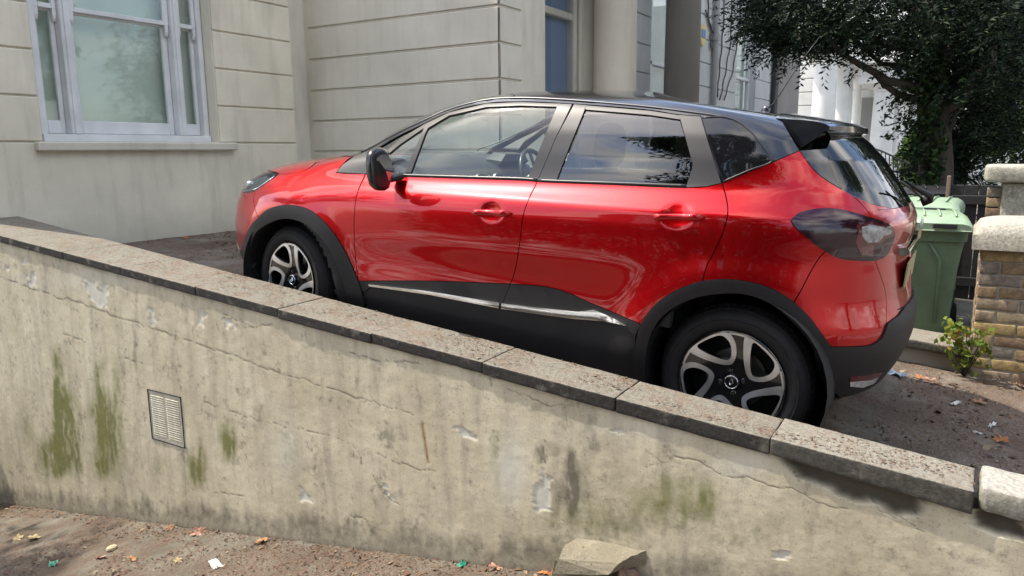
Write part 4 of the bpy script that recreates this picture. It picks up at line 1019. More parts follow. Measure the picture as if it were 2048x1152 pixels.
def wall_mat():
    m, t, b = new_mat('old_painted_render'); p = pos(t)
    n1 = noise(t, p, 2.2, 8, .65); n2 = noise(t, mapping(t, p, (8, 8, 1.2)), 1.4, 7, .6); n3 = noise(t, p, 28, 8, .7); n4 = noise(t, p, 9, 8, .7)
    c = mixn(t, ramp(t, n1, .36, .66), (.51, .45, .325), (.65, .585, .44))
    c = mixn(t, ramp(t, n2, .46, .80), c, (.37, .33, .25))
    k = nn(t, 'ShaderNodeMath', operation='MULTIPLY'); t.links.new(ramp(t, n4, .52, .66), k.inputs[0]); t.links.new(ramp(t, n3, .45, .60), k.inputs[1])
    k2 = nn(t, 'ShaderNodeMath', operation='MULTIPLY'); k2.inputs[1].default_value = .8; t.links.new(k.outputs[0], k2.inputs[0])
    c = mixn(t, k2.outputs[0], c, (.17, .15, .12))
    k5 = nn(t, 'ShaderNodeMath', operation='MULTIPLY'); k5.inputs[1].default_value = .35; t.links.new(ramp(t, noise(t, p, 14, 6, .7), .6, .7), k5.inputs[0])
    c = mixn(t, k5.outputs[0], c, (.62, .58, .49))
    fl = nn(t, 'ShaderNodeMath', operation='MULTIPLY'); fl.inputs[1].default_value = .55; t.links.new(ramp(t, noise(t, p, 110, 5, .75), .56, .66), fl.inputs[0])
    c = mixn(t, fl.outputs[0], c, (.20, .18, .14))
    def mul(a, thr0, thr1):
        q = nn(t, 'ShaderNodeMath', operation='MULTIPLY_ADD'); t.links.new(n3, q.inputs[0]); q.inputs[1].default_value = .5; t.links.new(a, q.inputs[2])
        return ramp(t, q.outputs[0], thr0, thr1)
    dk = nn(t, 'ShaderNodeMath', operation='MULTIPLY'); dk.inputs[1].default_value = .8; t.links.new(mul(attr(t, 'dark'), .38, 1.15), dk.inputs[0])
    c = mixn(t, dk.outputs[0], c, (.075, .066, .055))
    ms = nn(t, 'ShaderNodeMath', operation='MULTIPLY'); ms.inputs[1].default_value = .85; t.links.new(mul(attr(t, 'moss'), .26, 1.35), ms.inputs[0])
    c = mixn(t, ms.outputs[0], c, (.125, .135, .022))
    c = mixn(t, attr(t, 'pale'), c, (.62, .60, .53)); c = mixn(t, attr(t, 'white'), c, (.58, .57, .51))
    c = mixn(t, attr(t, 'crack'), c, (.06, .05, .04)); c = mixn(t, attr(t, 'rust'), c, (.25, .12, .03))
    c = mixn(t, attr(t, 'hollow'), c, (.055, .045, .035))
    t.links.new(c, b.inputs['Base Color']); b.inputs['Roughness'].default_value = .85; b.inputs['Specular IOR Level'].default_value = .2
    h = nn(t, 'ShaderNodeMath', operation='ADD'); t.links.new(noise(t, p, 35, 9, .7), h.inputs[0]); t.links.new(noise(t, p, 7, 5, .6), h.inputs[1])
    bump(t, b, h.outputs[0], .20, .008); return m
M['wall'] = wall_mat()
rust = np.clip(1.3 - seg_d([(844, 850), (850, 884), (856, 924)]) / 3, 0, 1) * .8
wf_ = mesh_obj('wall_face', wm(np.stack([X2, Y2, Z2], -1).reshape(-1, 3)), F, M['wall'], WALL, True,
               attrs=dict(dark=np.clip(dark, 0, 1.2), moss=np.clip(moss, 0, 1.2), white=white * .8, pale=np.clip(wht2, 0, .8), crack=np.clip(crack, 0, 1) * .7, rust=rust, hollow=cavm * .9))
M['wall_core'] = simple('wall_core_render', (.30, .27, .21), .9)
b = MB()
ys = np.linspace(-1.6, 6.53, 12); v = []
for y in ys:
    zt = cop_top(y) - cop_th(y) + .01; zb = ramp_z(y) - .3
    v += [(2.80, y, zt), (inner_x(y) - .02, y, zt), (inner_x(y) - .02, y, zb), (2.80, y, zb)]
f = [(4 * i + k, 4 * i + (k + 1) % 4, 4 * i + 4 + (k + 1) % 4, 4 * i + 4 + k) for i in range(11) for k in range(4)] + [(0, 1, 2, 3), (47, 46, 45, 44)]
b.add([tuple(wm(q)) for q in v], f)
v0, v1 = (2.705, -1.6), (2.705, 6.53)
b.add([tuple(wm(q)) for q in [(2.705, -1.6, ramp_z(-1.6) - .05), (2.81, -1.6, ramp_z(-1.6) - .05), (2.81, -1.6, cop_top(-1.6) - .11), (2.705, -1.6, cop_top(-1.6) - .11)]], [(0, 1, 2, 3)])
b.build('wall_core', M['wall_core'], WALL)
def coping_mat(name, topc, side_shade, rusty):  # sides darkened by normal, their shade put into the colour; brown top is debris
    m, t, b = new_mat(name); p = pos(t); g = nn(t, 'ShaderNodeNewGeometry'); sp = nn(t, 'ShaderNodeSeparateXYZ'); t.links.new(g.outputs['True Normal'], sp.inputs[0])
    n3 = noise(t, p, 60, 8, .75); n2 = noise(t, p, 9, 8, .7); n1 = noise(t, p, 200, 3, .6)
    side_ = mixn(t, ramp(t, n3, .4, .65), tuple(x * .75 for x in side_shade), tuple(x * 1.35 for x in side_shade))
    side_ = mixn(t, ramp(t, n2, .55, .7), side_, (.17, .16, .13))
    top = mixn(t, ramp(t, n3, .36, .56), tuple(x * .55 for x in topc), topc)
    k = nn(t, 'ShaderNodeMath', operation='MULTIPLY'); t.links.new(ramp(t, n2, .46, .60), k.inputs[0]); t.links.new(ramp(t, noise(t, p, 75, 7, .75), .42, .55), k.inputs[1])
    k2 = nn(t, 'ShaderNodeMath', operation='MULTIPLY'); k2.inputs[1].default_value = rusty; t.links.new(k.outputs[0], k2.inputs[0])
    top = mixn(t, k2.outputs[0], top, (.17, .10, .065))
    top = mixn(t, ramp(t, n1, .66, .70), top, (.55, .53, .48))
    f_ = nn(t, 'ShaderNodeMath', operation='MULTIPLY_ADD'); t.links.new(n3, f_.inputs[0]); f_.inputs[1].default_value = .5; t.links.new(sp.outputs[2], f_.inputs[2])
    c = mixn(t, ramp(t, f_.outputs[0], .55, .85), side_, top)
    t.links.new(c, b.inputs['Base Color']); b.inputs['Roughness'].default_value = .85; b.inputs['Specular IOR Level'].default_value = .25
    bump(t, b, noise(t, p, 70, 9, .75), .7, .01); return m
M['coping'] = coping_mat('weathered_shaded_coping', (.235, .22, .18), (.036, .033, .031), .7)
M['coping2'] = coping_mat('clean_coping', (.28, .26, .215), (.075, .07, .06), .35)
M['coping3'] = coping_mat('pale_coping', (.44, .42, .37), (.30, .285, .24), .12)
def rough_block(name, corners, mat, parent, org, n=(10, 26, 5), amp=.004, seed=0, rnd=.012):
    """block between 8 corners (near-low.. order xyz bits), rounded and roughened"""
    C8 = np.array(corners, float)        # index = ix*4+iy*2+iz
    V = []; Fq = []
    L = [np.linalg.norm(C8[4] - C8[0]), np.linalg.norm(C8[2] - C8[0]), np.linalg.norm(C8[1] - C8[0])]
    def tri(u, v, w):
        out = 0
        for k in range(8):
            a, b_, c = k >> 2 & 1, k >> 1 & 1, k & 1
            out = out + C8[k] * ((u if a else 1 - u) * (v if b_ else 1 - v) * (w if c else 1 - w))[..., None]
        return out
    cen = C8.mean(0)
    def sp_(k):
        x = np.linspace(0, 1, n[k] + 1); e = rnd / L[k]
        return np.unique(np.concatenate([x, [e * .3, e, 1 - e, 1 - e * .3]]).clip(0, 1))
    for ax in range(3):
        for sgn in (0, 1):
            a_, b_ = [k for k in range(3) if k != ax]
            A_, B_ = np.meshgrid(sp_(a_), sp_(b_), indexing='ij'); prm = [None] * 3; prm[a_] = A_; prm[b_] = B_; prm[ax] = np.full_like(A_, sgn)
            # pull the edges in to round them
            q = [prm[k] * L[k] for k in range(3)]; inn = [np.clip(q[k], rnd, L[k] - rnd) for k in range(3)]
            dv = np.stack([q[k] - inn[k] for k in range(3)], -1); dn = np.linalg.norm(dv, axis=-1, keepdims=True); dv = np.where(dn > rnd, dv / np.maximum(dn, 1e-9) * rnd, dv)
            r3 = [np.clip((inn[k] + dv[..., k]) / L[k], 0, 1) for k in range(3)]
            P_ = tri(*r3); nz_ = fbm(P_ * 14, 4, seed)[..., None] - .5; nz2 = fbm(P_ * 60, 3, seed + 3)[..., None] - .5
            dirn = P_ - tri(*[np.clip(inn[k] / L[k], .1, .9) for k in range(3)]); dirn /= np.linalg.norm(dirn, axis=-1, keepdims=True) + 1e-9
            P_ = P_ + dirn * (amp * 2 * nz_ + amp * 1.2 * nz2)
            i0 = len(V); s_ = A_.shape; idx = i0 + np.arange(s_[0] * s_[1]).reshape(s_); V += [tuple(x) for x in (P_ - org).reshape(-1, 3)]
            fl = (ax == 1) ^ (sgn == 1)
            for i in range(s_[0] - 1):
                for j in range(s_[1] - 1):
                    f_ = (idx[i, j], idx[i + 1, j], idx[i + 1, j + 1], idx[i, j + 1]); Fq.append(f_ if fl else f_[::-1])
    o = mesh_obj(name, V, Fq, mat, parent, True)
    bm = bmesh.new(); bm.from_mesh(o.data); bmesh.ops.remove_doubles(bm, verts=bm.verts[:], dist=.0008); bmesh.ops.recalc_face_normals(bm, faces=bm.faces[:]); bm.to_mesh(o.data); bm.free()
    return o
jy = [-1.6, -.72, -.085, .545, 1.143, 1.77, 2.402, 3.035, 3.69, 4.38, 5.0, 5.65, 6.5]
for i, (a, c) in enumerate(zip(jy[:-1], jy[1:])):
    near = i < 2; g = .012 if near else .0015; a_, c_ = a + g, c - g
    dz = [0.03, .028, .004, -.002, 0, .002, -.001, .001, 0, 0, 0, 0][i]; dx = [.0, .0, -.004, .003, 0, .002, -.002, .003, 0, 0, 0, 0][i]
    ox = 2.674 + .008 * i * 0 + dx
    co = []
    for ix in (0, 1):
        for iy in (0, 1):
            y = (a_, c_)[iy]
            for iz in (0, 1):
                x = (ox, inner_x(y) + (.01 if near else 0))[ix]; zt = cop_top(y) + dz - (.004 if ix == 0 else 0)
                co.append((x, y, zt if iz else zt - cop_th(y) - (.0 if not near else .01)))
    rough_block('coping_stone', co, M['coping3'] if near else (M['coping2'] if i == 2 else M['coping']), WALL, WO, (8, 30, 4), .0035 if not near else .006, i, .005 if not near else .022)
# louvred air vent
VENT = empty('air_vent', (2.69, 4.15, -1.59)); tag(VENT, 'cream metal louvre vent let into the stained wall', 'air vent')
M['ventm'] = simple('vent_cream_metal', (.46, .44, .36), .5, var=.3, vscale=25)
c4 = [at_x(p, 2.69) for p in [(297, 781), (361, 793), (369, 891), (303, 878)]]
y0, y1 = c4[0][1], c4[1][1]; zt = (c4[0][2] + c4[1][2]) / 2; zb_ = (c4[2][2] + c4[3][2]) / 2; yc = (y0 + y1) / 2
def vb_(b, ya, yb, za, zc, x0, x1, **k): return b.box(x0 - 2.69, x1 - 2.69, min(ya, yb) - 4.15, max(ya, yb) - 4.15, za + 1.59, zc + 1.59, **k)
b = MB()
for (ya, yb, za, zc) in ((y0, y0 - .018, zb_, zt), (y1 + .018, y1, zb_, zt), (y0 - .018, y1 + .018, zt - .012, zt), (y0 - .018, y1 + .018, zb_, zb_ + .022), (yc + .007, yc - .007, zb_ + .022, zt - .012)): vb_(b, ya, yb, za, zc, 2.687, 2.70, c=.002)
b.build('vent_frame', M['ventm'], VENT)
b = MB(); vb_(b, y0 + .006, y1 - .006, zb_ - .006, zt + .006, 2.6885, 2.6975) if False else vb_(b, y0 - .018, y1 + .018, zb_ + .02, zt - .01, 2.6945, 2.698)
for q in ((y0 + .005, y0, zb_, zt + .005), (y1, y1 - .005, zb_, zt + .005), (y0 + .005, y1 - .005, zt, zt + .005), (y0 + .005, y1 - .005, zb_ - .005, zb_)): vb_(b, q[0], q[1], q[2], q[3], 2.6835, 2.70)
b.build('vent_back', M['dark'], VENT)
n_l = 18; slat = MB().add([(-.006, -.069, -.0045), (-.006, .069, -.0045), (.003, .069, .0035), (.003, -.069, .0035), (-.006, -.069, -.006), (-.006, .069, -.006), (.003, .069, .001), (.003, -.069, .001)],
    [(0, 1, 2, 3), (7, 6, 5, 4), (0, 4, 5, 1), (3, 2, 6, 7), (0, 3, 7, 4), (1, 5, 6, 2)])
sw_ = (y0 - y1) / 2 - .025
first = None
for k in range(n_l):
    z_ = zb_ + .03 + (zt - .02 - zb_ - .03) * (k + .5) / n_l
    for c_ in ((y0 - .018 + yc + .007) / 2, (y1 + .018 + yc - .007) / 2):
        if first is None: o = slat.build('slat', M['ventm'], VENT); first = o.data
        else: o = share('slat', first, VENT)
        o.location = (.0005, c_ - 4.15, z_ + 1.59); o.scale = (1, (sw_ * .94) / .138, 1); o.rotation_euler = (0, rng.normal(0, .04), 0)
# dripping leaf litter on the coping and ground, built as real flakes
def flakes(name, pts, sizes, mat, flat=.25, seed=1, kind='stuff', loc=(0, 0, 0)):
    r = np.random.default_rng(seed); n = len(pts); a = r.uniform(0, 2 * np.pi, n); sz = sizes[:, None]
    u = np.stack([np.cos(a), np.sin(a), r.normal(0, flat, n)], 1); v_ = np.stack([-np.sin(a), np.cos(a), r.normal(0, flat, n)], 1) * r.uniform(.25, .7, n)[:, None]
    up_ = np.array([0, 0, 1.]) * r.uniform(.0, .35, n)[:, None]
    A = pts - u * sz; B = pts + v_ * sz + up_ * sz; C = pts + u * sz; D_ = pts - v_ * sz + up_ * sz * .3
    V = np.stack([A, B, C, D_], 1).reshape(-1, 3); Fq = np.arange(4 * n).reshape(n, 4)
    o = mesh_obj(name, V, Fq, mat, None); return tag(o, kind=kind)
def litter_mat(name, cols):
    m, t, b = new_mat(name); g = nn(t, 'ShaderNodeNewGeometry'); r = nn(t, 'ShaderNodeValToRGB'); r.color_ramp.interpolation = 'CONSTANT'
    e = r.color_ramp.elements; e[0].color = (*cols[0], 1); e[1].position = 1 / len(cols); e[1].color = (*cols[1], 1)
    for i, c in enumerate(cols[2:]): q = e.new((i + 2) / len(cols)); q.color = (*c, 1)
    t.links.new(g.outputs['Random Per Island'], r.inputs[0]); t.links.new(r.outputs[0], b.inputs['Base Color']); b.inputs['Roughness'].default_value = .8
    return m
M['litter'] = litter_mat('leaf_litter', [(.13, .062, .035), (.09, .05, .032), (.18, .10, .055), (.16, .12, .08), (.10, .06, .04), (.24, .18, .11), (.06, .04, .03), (.14, .075, .045)])
r = np.random.default_rng(5)
n = 9000; y = r.uniform(-.6, 6.3, n); u = r.uniform(.03, .97, n); dn = fbm(np.stack([y * 4, u * 1.5], 1), 3, 8); k = (dn > .47) & (r.uniform(size=n) < np.clip(1.3 - .18 * y, .15, 1)); y, u = y[k], u[k]
x = 2.68 + (np.array([inner_x(a) for a in y]) - 2.68) * u
tag(flakes('leaf_litter', np.stack([x, y, cop_top(y) + .0035], 1), r.uniform(.002, .0065, len(y)) * (1 + (r.uniform(size=len(y)) < .04) * 1.2), M['litter'], .15, 3), 'brown plant debris scattered along the top of the wall coping', None)
n = 48000; x = r.uniform(-.2, 2.68, n); y = r.uniform(-1., 6.3, n); dn = fbm(np.stack([x * 1.6, y * 2.6], 1), 4, 12)
k = (dn + .42 * np.exp(-(2.68 - x) / .14) > .48); x, y = x[k], y[k]
tag(flakes('leaf_litter', np.stack([x, y, rampz(y) + .006], 1), r.uniform(.003, .011, len(y)) * (1 + 1.3 * (r.uniform(size=len(y)) < .05)), M['litter'], .35, 4), 'reddish brown plant debris lying on the basement ramp', None)
n = 20000; x = r.uniform(2.95, 5.3, n); y = r.uniform(-2, 6.4, n); dn = fbm(np.stack([x * 2, y * 2], 1), 4, 14); k = dn + .3 * np.exp(-(5.28 - x) / .15) > .5; x, y = x[k], y[k]
tag(flakes('leaf_litter', np.stack([x, y, drive_z(y) + .005], 1), r.uniform(.003, .012, len(y)) * (1 + 1.5 * (r.uniform(size=len(y)) < .05)), M['litter'], .4, 6), 'brown leaf debris and twigs strewn over the driveway', None)

# ------------------------------------------------------------ house on the left: bay with tripartite window, recess and porch wall
HO_ = np.array([6.0, 6.537, -.75])
HOUSE = empty('stucco_house', tuple(HO_)); tag(HOUSE, 'cream stucco house with grooved blocks, tripartite sash window, porch and round columns behind the car', 'house')
def hb(b, x0, x1, y0, y1, z0, z1, c=0): return b.box(x0 - HO_[0], x1 - HO_[0], y0 - HO_[1], y1 - HO_[1], z0 - HO_[2], z1 - HO_[2], c)
YB = 6.537; TOPZ = 5.2
b = MB(); wx0, wx1, wz0, wz1 = 3.44, 5.15, .10, 2.35
hb(b, 2.84, wx0, YB, YB + .35, -3.2, TOPZ); hb(b, wx1, 6.165, YB, YB + .30, -3.2, TOPZ); hb(b, wx0, wx1, YB, YB + .35, -3.2, wz0); hb(b, wx0, wx1, YB, YB + .35, wz1, TOPZ)
b.build('bay_wall', M['cream'], HOUSE)
b = MB(); hb(b, 6.166, 7.2, 6.85, 7.1, -1.6, TOPZ); hb(b, 2.84, 6.165, 6.90, 7.1, -3.2, TOPZ); b.build('recess_wall', M['porch'], HOUSE)
zc = [.115, .477, .840, 1.199, 1.56, 1.92, 2.28, 2.64, 3.0, 3.36, 3.72, 4.08, 4.44, 4.80, 5.16]
pr = .022
def block(x0, x1, z0, z1, mat='cream'):
    b = MB(); hb(b, x0, x1, YB - pr, YB + .002, z0 + .007, z1 - .007, .0075); return b.build('stucco_block', M[mat], HOUSE)
for z0, z1 in zip(zc[:-1], zc[1:]):
    if z0 < 2.2: block(2.82, wx0 - .005, z0, z1); block(wx1 + .012, 6.172, z0, z1)
    else: block(2.82, 6.172, z0, z1)
b = MB(); hb(b, 2.82, 6.172, YB - pr, YB + .002, -1.2, .108, .006); 
# plinth is the smooth lower wall; keep it proud like the blocks, with the opening above it
b.build('lower_wall', M['cream'], HOUSE)
b = MB(); hb(b, wx1 - .001, wx1 + .012, YB - .004, YB + .13, wz0, wz1, .002); b.build('window_reveal', M['cream'], HOUSE)
# sill
sx0, sx1 = 3.36, 5.305
b = MB(); hb(b, sx0, sx1, YB - .10, YB + .14, .040, .118, .012); sill_o = b.build('window_sill', M['sill'], HOUSE)
# window: frame, mullions, sashes and panes
YW = 6.66
WIN = MB()
def wb(name, x0, x1, z0, z1, y0, y1, mat, par, c=.004):
    b = MB(); hb(b, x0, x1, y0, y1, z0, z1, c); return b.build(name, M[mat], par)
fr = MB(); hb(fr, 3.50, 3.553, YW - .01, YW + .1, .16, 2.33, .004); hb(fr, 5.085, 5.14, YW - .01, YW + .1, .16, 2.33, .004); hb(fr, 3.50, 5.14, YW - .035, YW + .1, .119, .185, .006)
hb(fr, 3.745, 3.835, YW - .03, YW + .1, .186, 2.33, .008); hb(fr, 4.795, 4.875, YW - .03, YW + .1, .186, 2.33, .008); hb(fr, 3.77, 3.81, YW - .042, YW - .028, .186, 2.33, .004); hb(fr, 4.815, 4.855, YW - .042, YW - .028, .186, 2.33, .004)
win = fr.build('window_frame', M['white_paint'], HOUSE)
for (x0, x1) in ((3.556, 3.742), (3.838, 4.792), (4.878, 5.083)):
    st = .038 if x1 - x0 < .5 else .055
    # lower sash at the front, upper sash behind
    s_ = MB(); y_ = YW + .052
    hb(s_, x0, x0 + st, y_, y_ + .04, .19, 1.225, .005); hb(s_, x1 - st, x1, y_, y_ + .04, .19, 1.225, .005); hb(s_, x0 + st, x1 - st, y_, y_ + .04, .19, .30, .005); hb(s_, x0 + st, x1 - st, y_, y_ + .04, 1.19, 1.225, .004)
    ls = s_.build('lower_sash', M['white_paint'], win)
    s_ = MB(); y_ = YW + .008
    hb(s_, x0, x0 + st, y_, y_ + .04, 1.205, 2.32, .005); hb(s_, x1 - st, x1, y_, y_ + .04, 1.205, 2.32, .005); hb(s_, x0 + st, x1 - st, y_, y_ + .04, 1.205, 1.245, .004); hb(s_, x0 + st, x1 - st, y_, y_ + .04, 2.27, 2.32, .004)
    for q in (x0 + st * .5, x1 - st * .5):      # shaped horns
        poly = [(0, 0), (.034, 0), (.034, -.045), (.028, -.055), (.030, -.075), (.018, -.10), (.008, -.085), (0, -.06)]
        w_ = .016
        v = [(q - w_ - HO_[0], y_ + a - HO_[1], 1.206 + z - HO_[2]) for a, z in poly] + [(q + w_ - HO_[0], y_ + a - HO_[1], 1.206 + z - HO_[2]) for a, z in poly]
        n_ = len(poly); s_.add(v, [tuple(range(n_))[::-1], tuple(range(n_, 2 * n_))] + [(i, (i + 1) % n_, n_ + (i + 1) % n_, n_ + i) for i in range(n_)])
    us = s_.build('upper_sash', M['white_paint'], win)
    for nm, z0, z1, yy_, in (('pane', .295, 1.195, YW + .072), ('pane', 1.24, 2.275, YW + .028)):
        b = MB(); hb(b, x0 + st - .005, x1 - st + .005, yy_, yy_ + .003, z0, z1); b.build(nm, M['pane'], win)
b = MB(); hb(b, 3.50, 5.14, YW + .16, YW + .165, .12, 2.33); b.build('blind', M['blind'], win)
# porch side wall with grooves
PX0 = 6.70; PYF = 4.17
b = MB(); hb(b, PX0, 7.16, PYF, 6.85, -1.6, 3.2); b.build('porch_wall', M['porch'], HOUSE)
gz = [-.33 - .351, -.33, .021, .372, .723, 1.074, 1.425, 1.776, 2.127, 2.478, 2.829, 3.18]
for k, (z0, z1) in enumerate(zip(gz[:-1], gz[1:])):
    cut = [(PYF - .02, 6.78)]
    if k == 3: cut = [(PYF - .02, 6.16), (6.162, 6.78)]
    for a, c in cut:
        b = MB(); hb(b, PX0 - .02, PX0 + .002, a, c, z0 + .012, z1 - .012, .006); b.build('stucco_block', M['porch'], HOUSE)
    b = MB(); hb(b, PX0 - .02, 7.13, PYF - .02, PYF + .002, z0 + .012, z1 - .012, .006); b.build('stucco_block', M['porch'], HOUSE)
    b = MB(); hb(b, PX0 - .007, 7.12, PYF - .007, PYF + .002, z1 - .0045, z1 + .0045); hb(b, PX0 - .007, PX0 + .002, PYF, 6.76, z1 - .0045, z1 + .0045); b.build('groove_fillet', M['porch'], HOUSE)
xp1 = at_y((1091, 100), 4.22)[0]
b = MB(); hb(b, 7.165, xp1, 4.22, 4.62, -1.6, 3.2, .01); b.build('porch_pier', M['porch'], HOUSE)
# glazed screen beside the door
ys_ = 4.75; g0 = at_y((1092, 100), ys_)[0] - .25; g1 = at_y((1140, 100), ys_)[0]; g2 = at_y((1192, 100), ys_)[0] + .6
tz = at_y((1115, 28), ys_)[2]
b = MB(); hb(b, g0 - .1, g0, ys_ - .05, ys_ + .1, -.7, 3.2, .01); hb(b, g1, g1 + .11, ys_ - .05, ys_ + .1, -.7, 3.2, .01); hb(b, g0, g1, ys_ - .04, ys_ + .05, tz - .04, tz + .05, .01)
hb(b, g1 + .13, g1 + .20, ys_ - .08, ys_ + .1, -.7, 3.2, .01); hb(b, g1 + .20, g2 + 1.6, ys_ + .02, ys_ + .15, -.7, 3.2); hb(b, g0, g1, ys_ - .04, ys_ + .05, -.7, -.4, .01)
scr = b.build('porch_screen', M['porch'], HOUSE)
b = MB(); hb(b, g0, g1, ys_ + .0, ys_ + .006, -.4, tz - .04); b.build('pane', M['bluepane'], scr)
b = MB(); hb(b, g0, g1, ys_ + .0, ys_ + .006, tz + .05, 3.2); b.build('pane', M['bluepane'], scr)
M['bluebacking'] = simple('blue_backing', (.20, .29, .42), .8)
b = MB(); hb(b, g0, g1, ys_ + .045, ys_ + .049, -.4, tz - .04); hb(b, g0, g1, ys_ + .055, ys_ + .059, tz + .055, 3.2); b.build('added_blue_backing', M['bluebacking'], scr)  # sheet added behind the panes; its blue stands in for light in the glass
# columns and porch roof
for px, mt, lab in ((1230, 'column', 'buff column with sunlight put into its colour'), (1365, 'greycolumn', 'grey column with shade put into its colour')):
    c = at_y((px, 100), 3.7); r0 = .252
    prof = [(r0 * 1.32, -1.30), (r0 * 1.32, -1.16), (r0 * 1.22, -1.14), (r0 * 1.22, -1.08), (r0 * 1.06, -1.04), (r0 * 1.02, -.9), (r0, 0), (r0 * .99, 1.2), (r0 * .93, 2.6), (r0 * .93, 2.66), (r0 * 1.02, 2.68), (r0 * 1.02, 2.72), (r0 * .95, 2.74), (r0 * .95, 2.84), (r0 * 1.2, 2.94)]
    b = MB().lathe([(a, z - HO_[2]) for a, z in prof], 48, Matrix.Translation((c[0] - HO_[0], 3.7 - HO_[1], 0)))
    o = b.build('column', M[mt], HOUSE, True, angle=35); o['label'] = lab
    b = MB(); hb(b, c[0] - .34, c[0] + .34, 3.36, 4.04, 2.94, 3.02, .01); b.build('column_top', M[mt], HOUSE)
b = MB(); hb(b, 6.6, 11.6, 3.3, 5.2, 3.02, 3.4, .02); hb(b, 6.5, 11.7, 3.2, 5.2, 3.4, 3.5, .02); b.build('porch_roof', M['porch'], HOUSE)
b = MB(); hb(b, 6.8, 11.6, 3.25, 4.9, -1.55, -1.30, .01); b.build('porch_floor', M['sill'], HOUSE)
b = MB(); hb(b, 7.2, 9.95, 4.95, 5.1, -1.6, 3.4); b.build('back_wall', M['porch'], HOUSE)

# ------------------------------------------------------------ neighbouring villa bay in shade
NO = np.array([14.0, 4.2, -1.3])
NB = empty('neighbouring_house', tuple(NO)); tag(NB, 'shaded white stucco house front with grooved blocks, drainpipe and tall sash windows beyond the columns', 'house')
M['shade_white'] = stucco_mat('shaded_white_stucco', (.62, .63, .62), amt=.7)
M['curtain'] = simple('pale_curtain', (.45, .52, .55), .8, var=.2, vscale=3)
def nb(b, x0, x1, y0, y1, z0, z1, c=0): return b.box(x0 - NO[0], x1 - NO[0], y0 - NO[1], y1 - NO[1], z0 - NO[2], z1 - NO[2], c)
YN = 4.2; wins = [(10.90, 12.35, -.3, 2.9), (15.55, 17.1, .35, 2.55)]
xs_ = [9.96] + [q for w in wins for q in w[:2]] + [19.3]
b = MB()
for a, c in ((9.96, wins[0][0]), (wins[0][1], wins[1][0]), (wins[1][1], 19.3)): nb(b, a, c, YN, YN + .3, -1.5, 4.5)
for w in wins: nb(b, w[0], w[1], YN, YN + .3, -1.5, w[2]); nb(b, w[0], w[1], YN, YN + .3, w[3], 4.5)
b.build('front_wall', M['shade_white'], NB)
zz = [-.9 + .395 * k for k in range(11)]; zoff = at_y((1400, 124), YN)[2]; zz = [z + (zoff - zz[6]) for z in zz]
for z0, z1 in zip(zz[:-1], zz[1:]):
    spans = [(9.96, 19.3)]
    for w in wins:
        if z1 > w[2] + .05 and z0 < w[3] - .05:
            spans = [q for a, c in spans for q in ((a, min(c, w[0] - .01)), (max(a, w[1] + .01), c)) if q[1] - q[0] > .1]
    for a, c in spans:
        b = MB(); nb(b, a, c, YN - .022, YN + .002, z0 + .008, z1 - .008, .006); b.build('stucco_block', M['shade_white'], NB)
for w in wins:
    b = MB(); x0, x1, z0, z1 = w
    for q in ((x0, x0 + .09, z0, z1), (x1 - .09, x1, z0, z1), (x0 + .09, x1 - .09, z0, z0 + .12), (x0 + .09, x1 - .09, z1 - .1, z1), (x0 + .09, x1 - .09, (z0 + z1) / 2 - .03, (z0 + z1) / 2 + .03), (x0 + .30, x0 + .37, z0 + .12, z1 - .1)): nb(b, q[0], q[1], YN + .10, YN + .18, q[2], q[3], .008)
    f_ = b.build('window_frame', M['white_paint'], NB)
    b = MB(); nb(b, x0 + .05, x1 - .05, YN + .14, YN + .146, z0 + .05, z1 - .05); b.build('pane', M['pane'], f_)
    b = MB(); nb(b, x0 + .05, x1 - .05, YN + .22, YN + .225, z0 + .05, z1 - .05); b.build('curtain', M['curtain'], f_)
    b = MB(); nb(b, x0 - .08, x1 + .08, YN - .10, YN + .1, z0 - .09, z0, .01); b.build('window_sill', M['shade_white'], NB)
b = MB(); nb(b, 14.6, 19.6, YN - .22, YN + .1, 3.05, 3.2, .02); nb(b, 14.5, 19.7, YN - .34, YN + .1, 3.2, 3.34, .02); b.build('cornice', M['shade_white'], NB)
M['pipe'] = simple('painted_pipe', (.33, .33, .32), .5); M['darkpipe'] = simple('black_downpipe', (.03, .03, .035), .45)
cx = at_y((1431, 100), YN - .09)[0]; b = MB().tube([(cx - NO[0], -.09, -.1), (cx - NO[0], -.09, 4.2)], .055, 10)
for z in (.6, 1.9, 3.2, 4.0): b.tube([(cx - NO[0], -.09, z), (cx - NO[0], -.09, z + .10)], .068, 10)
b.build('drainpipe', M['pipe'], NB, True, angle=40)
cx = at_y((1549, 150), YN - .09)[0]; MB().tube([(cx - NO[0], -.09, -.1), (cx - NO[0], -.09, 4.3)], .06, 10).build('drainpipe', M['darkpipe'], NB, True, angle=40)
a0 = at_y((1560, 150), YN - .15)[0]; a1 = at_y((1600, 150), YN - .15)[0]
M['taupe'] = stucco_mat('taupe_render', (.27, .25, .235), amt=.4)
b = MB(); nb(b, a0 - .1, a1, YN - .15, YN + .3, -1.5, 2.45, .015); b.build('end_pier', M['taupe'], NB)
b = MB(); nb(b, a0 - .2, a1 + .15, YN - .25, YN + .3, 2.452, 2.65, .02); nb(b, a1 + .002, a1 + .35, YN - .05, YN + .3, -1.5, 2.45, .01); b.build('end_pier_trim', M['shade_white'], NB)
